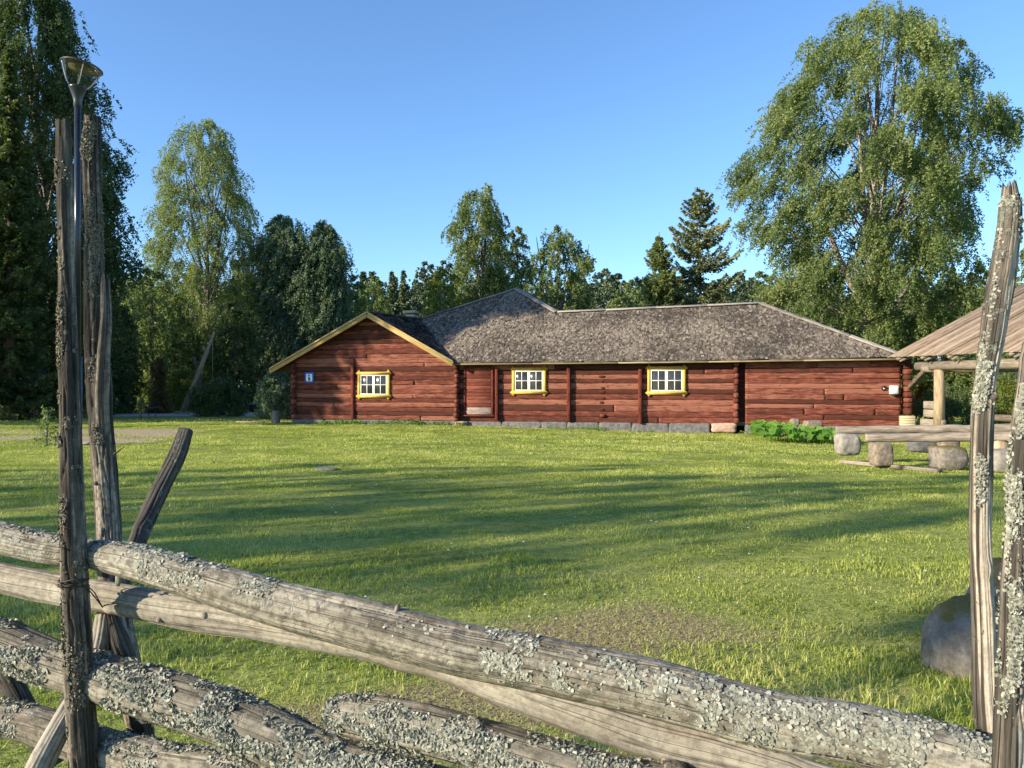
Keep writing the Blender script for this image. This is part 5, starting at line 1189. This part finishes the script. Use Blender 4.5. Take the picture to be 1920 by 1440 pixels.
def prof_px(pts, D, x0, base=0.0):
    """silhouette rows (py, left px, right px) to (height, left, right) about the trunk at x0, bottom first"""
    o = []
    for (py, l, r) in pts:
        o.append((EYE - (py - 720) / F * D - base, max(.1, x0 - (l - 960) / F * D), max(.1, (r - 960) / F * D - x0)))
    return sorted(o)

# big birch behind the right end of the house
D = 45.0; x0 = (1640 - 960) / F * D
pr = prof_px([(0, 1590, 1640), (30, 1560, 1710), (70, 1500, 1760), (120, 1450, 1820), (200, 1440, 1870), (270, 1370, 1885), (350, 1365, 1860), (430, 1385, 1830), (500, 1405, 1790), (560, 1430, 1760), (620, 1450, 1740), (690, 1480, 1720)], D, x0)
pr[-1] = (24.0, .6, .9)
broadleaf('birch_tree', x0, D, 24.2, pr, 11, 'birch_leaves', 'huge full birch towering behind the right end of the red house', nl=400, ns=23, nlf=38, ls=.135, lr=.95, droop=1.7, wind=(-.30, 0), tr=.38,
          forks=[(5, -4.5, 0, 17, .2), (7, 3.5, 1, 21, .2), (6, -2, -2, 20, .18), (4.5, 4.5, -1, 15, .16), (9, 1, -1, 23.5, .15)], tone0=.50, shell=.35)
# pale birch in the left middle
D = 56.0; x0 = (388 - 960) / F * D
pr = prof_px([(222, 360, 385), (260, 315, 440), (320, 300, 462), (360, 285, 470), (430, 285, 480), (480, 270, 482), (540, 275, 480), (600, 290, 470), (650, 300, 460), (700, 320, 440)], D, x0)
broadleaf('birch_tree', x0, D, 20.8, pr, 12, 'pale_birch_leaves', 'tall pale green birch in the left part, left of the dark willowy trees', nl=240, ns=20, nlf=32, ls=.125, lr=.75, droop=1.5, tr=.22, forks=[(8, -1.7, 0, 18.5, .12), (8.5, 1.8, .5, 19, .12), (7, -3.0, 0, 12, .1)], shell=.3, tone0=.55)
# dark birch and spruce at the far left
D = 40.0; x0 = (75 - 960) / F * D
pr = prof_px([(-140, 0, 40), (-60, -60, 75), (20, -80, 112), (120, -90, 150), (200, -90, 195), (290, -90, 205), (370, -90, 235), (420, -90, 256), (480, -90, 250), (540, -80, 215), (620, -80, 215), (700, -60, 210), (740, -60, 190)], D, x0)
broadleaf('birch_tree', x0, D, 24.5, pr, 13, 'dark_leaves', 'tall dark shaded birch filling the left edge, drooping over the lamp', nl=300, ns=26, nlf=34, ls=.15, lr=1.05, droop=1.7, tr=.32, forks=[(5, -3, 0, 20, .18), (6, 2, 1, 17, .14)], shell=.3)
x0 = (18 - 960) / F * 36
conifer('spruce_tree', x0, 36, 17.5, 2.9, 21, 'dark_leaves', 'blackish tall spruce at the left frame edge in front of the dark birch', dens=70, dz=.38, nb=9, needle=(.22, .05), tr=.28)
# dark willowy pair
for k, (pxx, topy, l, r, sd_, lab) in enumerate([(572, 448, 525, 625, 29, 'lower dark tree filling the gap between the two willowy trees by the gable'), (532, 398, 478, 585, 14, 'left of the two dark blue-green willowy trees by the gable, with pointed top'), (612, 412, 560, 652, 15, 'right of the two dark blue-green willowy trees, its top swept right above the gable')]):
    D = 57.0; x0 = (pxx - 960) / F * D
    pr = prof_px([(topy, pxx - 6, pxx + 4), (topy + 18, l + 26, r - 18), (topy + 45, l + 8, r - 2), (topy + 150, l, r), (topy + 230, l - 6, r + 4), (690, l, r + 4), (760, l + 4, r)], D, x0)
    broadleaf('willow_birch', x0, D, EYE - (topy - 720) / F * D + .2, pr, sd_, 'blue_green_leaves', lab, nl=170, ns=24, nlf=30, ls=.15, lr=.95, droop=1.6, wind=(-.25, 0), group='dark willowy trees left of the house', tr=.16, shell=.3)
# central birch
D = 56.0; x0 = (905 - 960) / F * D
pr = prof_px([(350, 890, 925), (375, 860, 940), (410, 848, 950), (430, 826, 955), (470, 840, 958), (520, 850, 962), (580, 845, 965), (640, 850, 965)], D, x0)
broadleaf('birch_tree', x0, D, 16.0, pr, 16, 'birch_leaves', 'narrow tall birch rising behind the peak of the shingle roof', nl=150, ns=14, nlf=28, ls=.15, lr=.62, droop=1.4, tr=.2, forks=[(8, -1.2, 0, 14.5, .1)], shell=.3)
D = 60.0; x0 = (968 - 960) / F * D
broadleaf('leafy_tree', x0, D, 13.8, prof_px([(425, 960, 985), (450, 945, 992), (500, 940, 1000), (580, 935, 1005), (640, 935, 1005)], D, x0), 17, 'dark_leaves', 'dark leafy tree tucked between the tall central birch and the yellowish tree', nl=45, ns=14, nlf=20, ls=.17, lr=.85, droop=.8, tr=.15, tone0=.8)
D = 53.0; x0 = (830 - 960) / F * D
broadleaf('leafy_tree', x0, D, 9.6, prof_px([(500, 815, 850), (530, 800, 870), (560, 796, 880), (600, 796, 885), (660, 800, 885)], D, x0), 18, 'light_leaves', 'low bright green rounded tree above the roof, left of the tall birch', nl=45, ns=14, nlf=20, ls=.15, lr=.75, droop=.5, tr=.12)
D = 51.0; x0 = (1048 - 960) / F * D
pr = prof_px([(420, 1040, 1060), (445, 1010, 1085), (465, 1000, 1112), (500, 960, 1125), (540, 945, 1125), (600, 945, 1120), (660, 955, 1110)], D, x0)
broadleaf('leafy_tree', x0, D, 12.4, pr, 19, 'pale_birch_leaves', 'yellowish green open-crowned tree behind the roof valley', nl=130, ns=12, nlf=24, ls=.155, lr=.58, droop=.7, tr=.22, forks=[(5, 2, 0, 11, .12), (5, -1.5, 0, 11.5, .12)], shell=.25, tone0=.45)
# spruces
x0 = (1312 - 960) / F * 55
conifer('spruce_tree', x0, 55, 15.9, 6.2, 22, 'spruce_needles', 'tall open spruce between the house ridge and the big birch', dens=62, dz=.5, nb=8, sparse=.22, needle=(.26, .05), tr=.2, droop=.30, power=.62)
x0 = (1236 - 960) / F * 53
conifer('spruce_tree', x0, 53, 12.3, 3.9, 23, 'birch_leaves', 'smaller yellow-green conifer just left of the tall open spruce', dens=60, dz=.34, nb=9, needle=(.22, .045), tr=.14, power=.72)
# trees to the right of and behind the shelter
for (pxx, D, topy, hw, sd_, mt, lab) in [(1842, 42, 478, 70, 31, 'birch_leaves', 'bushy green tree behind the plank roof right of the big birch'), (1925, 38, 455, 80, 32, 'birch_leaves', 'bushy tree behind the crooked right pole at the frame edge'),
                                        (1775, 46, 560, 60, 33, 'light_leaves', 'low bright bush-like tree behind the left slope of the plank roof')]:
    x0 = (pxx - 960) / F * D
    pr = prof_px([(topy, pxx - 12, pxx + 12), (topy + 30, pxx - hw * .6, pxx + hw * .6), (topy + 90, pxx - hw, pxx + hw), (690, pxx - hw, pxx + hw), (750, pxx - hw * .8, pxx + hw * .8)], D, x0)
    broadleaf('leafy_tree', x0, D, EYE - (topy - 720) / F * D, pr, sd_, mt, lab, nl=60, ns=15, nlf=20, ls=.13, lr=.85, droop=.5, tr=.14, barkm='brown_bark')
for (pxx, D, topy, boty, hw, sd_, mt, lab) in [(1890, 31, 695, 778, 42, 34, 'light_leaves', 'bright green shrub with rusty leaves seen right of the crooked pole under the shelter'), (1775, 36, 716, 775, 62, 35, 'dark_leaves', 'dark leafy shrub seen under the shelter roof behind the round post')]:
    x0 = (pxx - 960) / F * D
    pr = prof_px([(topy, pxx - hw * .5, pxx + hw * .5), (topy + 30, pxx - hw, pxx + hw), (boty, pxx - hw, pxx + hw)], D, x0)
    broadleaf('leafy_bush', x0, D, EYE - (topy - 720) / F * D + .3, pr, sd_, mt, lab, nl=34, ns=12, nlf=22, ls=.08, lr=.42, droop=.3, tr=.05, barkm='brown_bark', cat='bush')
# understorey on the left: low trees and bushes
us_ = [(285, 50, 500, 60, 41, 'birch_leaves', 'soft green low tree left of the pale birch trunk, beyond the well sweep'), (222, 47, 560, 40, 42, 'dark_leaves', 'dark low tree between the left rear pole and the pale birch'), (345, 52, 590, 50, 43, 'birch_leaves', 'low green tree directly behind the well sweep'),
       (440, 50, 560, 48, 44, 'dark_leaves', 'dark green low tree right of the pale birch trunk'), (310, 60, 610, 50, 45, 'light_leaves', 'light green bushy tree far behind the rust-tinged conifer'), (395, 58, 640, 46, 46, 'light_leaves', 'sunlit low tree deep behind the well sweep pole'),
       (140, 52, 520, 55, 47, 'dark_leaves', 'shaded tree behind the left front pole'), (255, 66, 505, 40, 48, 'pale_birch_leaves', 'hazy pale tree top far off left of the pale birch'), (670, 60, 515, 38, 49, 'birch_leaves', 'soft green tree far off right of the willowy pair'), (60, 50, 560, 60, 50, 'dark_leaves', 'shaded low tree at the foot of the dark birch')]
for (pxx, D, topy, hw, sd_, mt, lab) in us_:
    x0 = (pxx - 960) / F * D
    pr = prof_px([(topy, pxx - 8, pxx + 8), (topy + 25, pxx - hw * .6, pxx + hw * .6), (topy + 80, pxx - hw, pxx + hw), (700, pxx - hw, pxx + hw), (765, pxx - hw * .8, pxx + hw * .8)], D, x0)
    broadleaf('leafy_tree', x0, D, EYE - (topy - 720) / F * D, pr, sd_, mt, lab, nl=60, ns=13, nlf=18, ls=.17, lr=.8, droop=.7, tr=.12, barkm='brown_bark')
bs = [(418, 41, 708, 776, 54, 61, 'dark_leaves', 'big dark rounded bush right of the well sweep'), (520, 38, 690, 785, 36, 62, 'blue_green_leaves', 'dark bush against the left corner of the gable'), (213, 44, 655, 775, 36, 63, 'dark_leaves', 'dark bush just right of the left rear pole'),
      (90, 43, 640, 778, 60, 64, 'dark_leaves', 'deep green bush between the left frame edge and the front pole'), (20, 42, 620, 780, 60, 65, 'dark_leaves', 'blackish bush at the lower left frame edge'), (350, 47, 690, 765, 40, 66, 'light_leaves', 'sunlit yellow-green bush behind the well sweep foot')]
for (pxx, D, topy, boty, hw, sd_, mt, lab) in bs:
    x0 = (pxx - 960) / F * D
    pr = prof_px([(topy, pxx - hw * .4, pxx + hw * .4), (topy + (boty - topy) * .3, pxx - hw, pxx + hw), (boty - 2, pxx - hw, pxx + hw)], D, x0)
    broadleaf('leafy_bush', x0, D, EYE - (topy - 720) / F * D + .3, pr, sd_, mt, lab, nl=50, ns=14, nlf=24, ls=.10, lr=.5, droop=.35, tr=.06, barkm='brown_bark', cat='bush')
x0 = (300 - 960) / F * 44; conifer('young_conifer', x0, 44, 3.3, .85, 24, 'rust_needles', 'small rust-tinged conical conifer left of the well sweep', z0=.15, dens=160, dz=.14, nb=10, needle=(.09, .02), tr=.05, power=.7, cat='conifer')
# small yard plants
x0 = (264 - 960) / F * 36.5
broadleaf('potted_plant', x0, 36.5, .95, [(.45, .14, .14), (.7, .2, .2), (.95, .1, .1)], 71, 'birch_leaves', 'small leafy plant on the brown wooden stand', nl=12, ns=8, nlf=10, ls=.06, lr=.14, droop=.1, tr=.015, barkm='brown_bark', cat='plant', z0=float(gz(x0, 36.5)))
x0 = (88 - 960) / F * 21
broadleaf('tall_weed', x0, 21, 1.1, [(.05, .6, .45), (.25, .5, .4), (.45, .2, .25), (1.05, .05, .25)], 72, 'birch_leaves', 'tuft of tall weeds left of the front pole', nl=26, ns=5, nlf=6, ls=.07, lr=.14, droop=.08, tr=.010, barkm='birch_bark', cat='weeds')
x0 = (18 - 960) / F * 10.2
# leafy patch by the wall
rng = np.random.RandomState(77); mb = MB(); st = MB(); base = None
for k in range(230):
    px = rng.uniform(1412, 1578); fx = (px - 1412) / 166; D = 25.8 - rng.rand() * 1.6 - fx * 1.0; c = pt(px, 815, D); g0 = float(gz(c[0], c[1]))
    h = (.10 + .38 * rng.rand() ** .8) * (1.15 - .55 * fx) + .1; r = rng.uniform(.08, .15); cx, cy = c[0], c[1]
    if base is None: base = (pt(1495, 815, 25)[0], 25.0, float(gz(12, 25)))
    n = 8; th = np.linspace(0, 2 * np.pi, n, endpoint=False); rr = r * (1 + .18 * rng.randn(n)); N = Vector((rng.normal(-.2, .4), -.5 + rng.normal(0, .35), 1)).normalized()
    q = N.to_track_quat('Z', 'Y').to_matrix(); V = [np.array(q @ Vector((rr[i] * math.cos(th[i]), rr[i] * math.sin(th[i]), .03 * math.sin(2 * th[i] + k)))) for i in range(n)]
    V = np.array(V + [np.array(q @ Vector((0, 0, -.02)))]) + [cx, cy, g0 + h]
    mb.add(V, np.array([[n, i, (i + 1) % n] for i in range(n)]), float(np.clip(rng.normal(.5, .22), 0, 1)))
    if k % 2 == 0: tube(st, [(cx, cy + .05, g0), (cx, cy, g0 + h)], .006, 4)
root = empty('leafy_plant', base, 'clump of broad bright green leaves growing along the red wall', 'plant')
mb.build('foliage', 'broad_leaves', root); st.build('stem', 'broad_leaves', root)
# low weeds at the foot of the house wall
rng = np.random.RandomState(78); mb = MB()
for k in range(420):
    u = rng.uniform(-6.5, 13.2); m_ = vn(np.array([[u * .9, 0, 0]]), 3)[0]
    if rng.rand() > .45 + .9 * m_: continue
    p = HO + HU * u + HV * (-.30 - rng.rand() * .18); g0 = float(gz(p[0], p[1])); n = 14
    P = np.stack([p[0] + rng.normal(0, .08, n), p[1] + rng.normal(0, .05, n), g0 + rng.uniform(.02, .16 + .08 * m_, n)], -1)
    leaves(mb, P, np.array([-.3, -.4, .8]), .07, rng, .4 + rng.normal(0, .2, n))
tag(mb.build('wall_weeds', 'broad_leaves'), 'ragged low weeds along the granite foundation', 'weeds', kind='stuff')

# far forest: pines and spruces one can tell apart, then the mass behind them
protos = []
def far_tree(kind, seed, H, W):
    if kind == 'pine':
        return broadleaf('pine_tree', 0, 0, H, [(H * .15, W * .9, W * .9), (H * .55, W, W), (H * .8, W * .8, W * .8), (H, W * .25, W * .25)], seed, 'pine_needles', '', nl=70, ns=12, nlf=16, ls=.27, lr=.85, droop=.15, tr=.16, barkm='brown_bark', limbs=False, z0=0)
    if kind == 'birch':
        return broadleaf('birch_tree', 0, 0, H, [(H * .2, W, W), (H * .6, W, W), (H * .85, W * .6, W * .6), (H, W * .15, W * .15)], seed, 'birch_leaves', '', nl=70, ns=12, nlf=18, ls=.25, lr=.9, droop=1.0, tr=.14, limbs=False, z0=0)
    return conifer('spruce_tree', 0, 0, H, W, seed, 'pine_needles', '', dens=36, dz=.45, nb=9, needle=(.40, .10), tr=.18, zb=0)
def place(root, x, y, s, rz, label, group, first):
    if first: r = root
    else:
        r = root.copy(); COL.objects.link(r)
        for ch in root.children:
            c = ch.copy(); COL.objects.link(c); c.parent = r
    r.location = (x, y, float(gz(x, y))); r.rotation_euler = (0, 0, rz); r.scale = (s, s, s)
    r['label'] = label; r['group'] = group; return r
PR = {'pine': far_tree('pine', 81, 14, 2.4), 'spruce': far_tree('spruce', 82, 15, 2.4), 'birch': far_tree('birch', 83, 13, 2.6)}
used = set(); rng = np.random.RandomState(9)
far = [('birch', 700, 512, 78, 'first hazy birch right of the willowy trees on the far skyline'), ('spruce', 735, 505, 82, 'slim far spruce above the gable ridge'), ('spruce', 757, 503, 84, 'far pointed spruce above the yellow chimney'), ('pine', 800, 488, 80, 'broad dark far pine left of the bright green tree'),
       ('pine', 835, 486, 86, 'far dark pine half hidden behind the bright green tree'), ('pine', 1142, 508, 76, 'dark far pine right of the yellowish tree'), ('birch', 1185, 520, 74, 'far birch between the yellowish tree and the conifers'), ('pine', 1388, 508, 76, 'far pine between the open spruce and the big birch'),
       ('birch', 1425, 520, 80, 'far birch at the foot of the big birch, left side'), ('pine', 1785, 500, 78, 'far dark pine in the gap right of the big birch'), ('birch', 1165, 540, 66, 'low far tree above the long roof right of the yellowish tree')]
Hk = {'pine': 14, 'spruce': 15, 'birch': 13}
for (kd, pxx, topy, D, lab) in far:
    x = (pxx - 960) / F * D; hgt = EYE - (topy - 720) / F * D - float(gz(x, D))
    place(PR[kd], x, D, hgt / Hk[kd], rng.uniform(0, 6.28), lab, 'trees on the far skyline', kd not in used); used.add(kd)
# the wood behind as one mass
V = []; chunks = MB()
def grab(root, part):
    o = [c for c in root.children if c.name.startswith(part)][0]; me = o.data
    a = np.empty(len(me.vertices) * 3, np.float32); me.vertices.foreach_get('co', a); l = np.empty(len(me.loops), np.int32); me.loops.foreach_get('vertex_index', l)
    t_ = np.empty(len(me.vertices), np.float32); me.attributes['tone'].data.foreach_get('value', t_)
    return a.reshape(-1, 3), l, t_
src = {k: grab(PR[k], 'crown') for k in PR}
for pxx in range(-260, 2240, 19):
    kd = ('pine', 'birch', 'spruce', 'pine')[rng.randint(4)]; D = rng.uniform(86, 118); px = pxx + rng.uniform(-12, 12); topy = rng.uniform(502, 548)
    if px < 240: topy = rng.uniform(470, 520)
    x = (px - 960) / F * D; hgt = EYE - (topy - 720) / F * D - float(gz(x, D)); s = hgt / Hk[kd]
    a, l, t_ = src[kd]; th = rng.uniform(0, 6.28); c_, s_ = math.cos(th), math.sin(th)
    q = (a * [s * 1.35, s * 1.35, s]) @ np.array([[c_, s_, 0], [-s_, c_, 0], [0, 0, 1]]) + [x, D, float(gz(x, D))]
    chunks.add(q, l.reshape(-1, 4), np.clip(t_ + rng.normal(0, .1), 0, 1))
tag(chunks.build('distant_forest', 'pine_needles'), 'continuous far wood of pines and birches along the skyline', 'forest', kind='stuff')

# trees standing outside the frame on the left, whose long evening shadows cross the lawn and the house
H = 17
sh0 = broadleaf('birch_tree', 0, 0, H, [(2.0, 2.6, 2.6), (6, 4.2, 4.2), (11, 3.8, 3.8), (15, 2.2, 2.2), (17, .6, .6)], 91, 'birch_leaves', '', nl=110, ns=14, nlf=18, ls=.2, lr=.95, droop=1.1, tr=.25, z0=0, shell=.3)
SP_ = np.array([-SUN_FROM[0], -SUN_FROM[1]]); PP_ = np.array([SUN_FROM[1], -SUN_FROM[0]])
# (distance across the sun direction, distance along it, height)
SH = [(39.0, -11, 13), (52.5, -24, 20), (43, -26, 20)]
ORD = ['first', 'second', 'third', 'fourth', 'fifth', 'sixth', 'seventh', 'eighth', 'ninth']
for k, (q, t_, hh) in enumerate(SH):
    x, y = SP_ * t_ + PP_ * q
    place(sh0, x, y, hh / 17, k * 1.7, ORD[k] + ' birch from the fence in the row outside the frame shading the lawn', 'birches standing left of the picture', k == 0)
sh1 = broadleaf('birch_tree', 0, 0, H, [(2.0, 1.6, 1.6), (6, 2.6, 2.6), (11, 2.4, 2.4), (15, 1.5, 1.5), (17, .4, .4)], 92, 'birch_leaves', '', nl=62, ns=10, nlf=18, ls=.2, lr=.8, droop=1.2, tr=.22, z0=0, shell=.3)
SL = [(6.9, -25, 14.8), (9.0, -23, 13.6), (10.9, -27, 13.6), (13.2, -22, 11.2), (15.4, -26, 10.9), (17.0, -30, 10.6)]
for k, (q, t_, hh) in enumerate(SL):
    x, y = SP_ * t_ + PP_ * q
    place(sh1, x, y, hh / 17, k * 2.1, ORD[k] + ' slender birch, counted from the fence, whose shade falls on the lawn', 'birches standing left of the picture', k == 0)
x, y = SP_ * -14 + PP_ * 33.9
broadleaf('birch_tree', x, y, 21, [(7, .8, .8), (10.5, 1.5, 1.5), (12.2, 3.4, 3.4), (16, 3.9, 3.9), (18.5, 2.9, 2.9), (20.5, .8, .8)], 93, 'birch_leaves', 'tall birch outside the frame whose shade falls on the roof peak', nl=170, ns=16, nlf=20, ls=.22, lr=.9, droop=1.0, tr=.25, limbs=False)
x, y = SP_ * -25 + PP_ * 2.9
broadleaf('pine_tree', x, y, 14.6, [(10.4, .6, .6), (11.2, 1.1, 1.1), (13, 1.1, 1.1), (14.6, .4, .4)], 95, 'pine_needles', 'bare-stemmed pine outside the frame at the left shading the boulder', nl=26, ns=10, nlf=14, ls=.2, lr=.6, droop=.15, tr=.17, barkm='brown_bark', limbs=False)
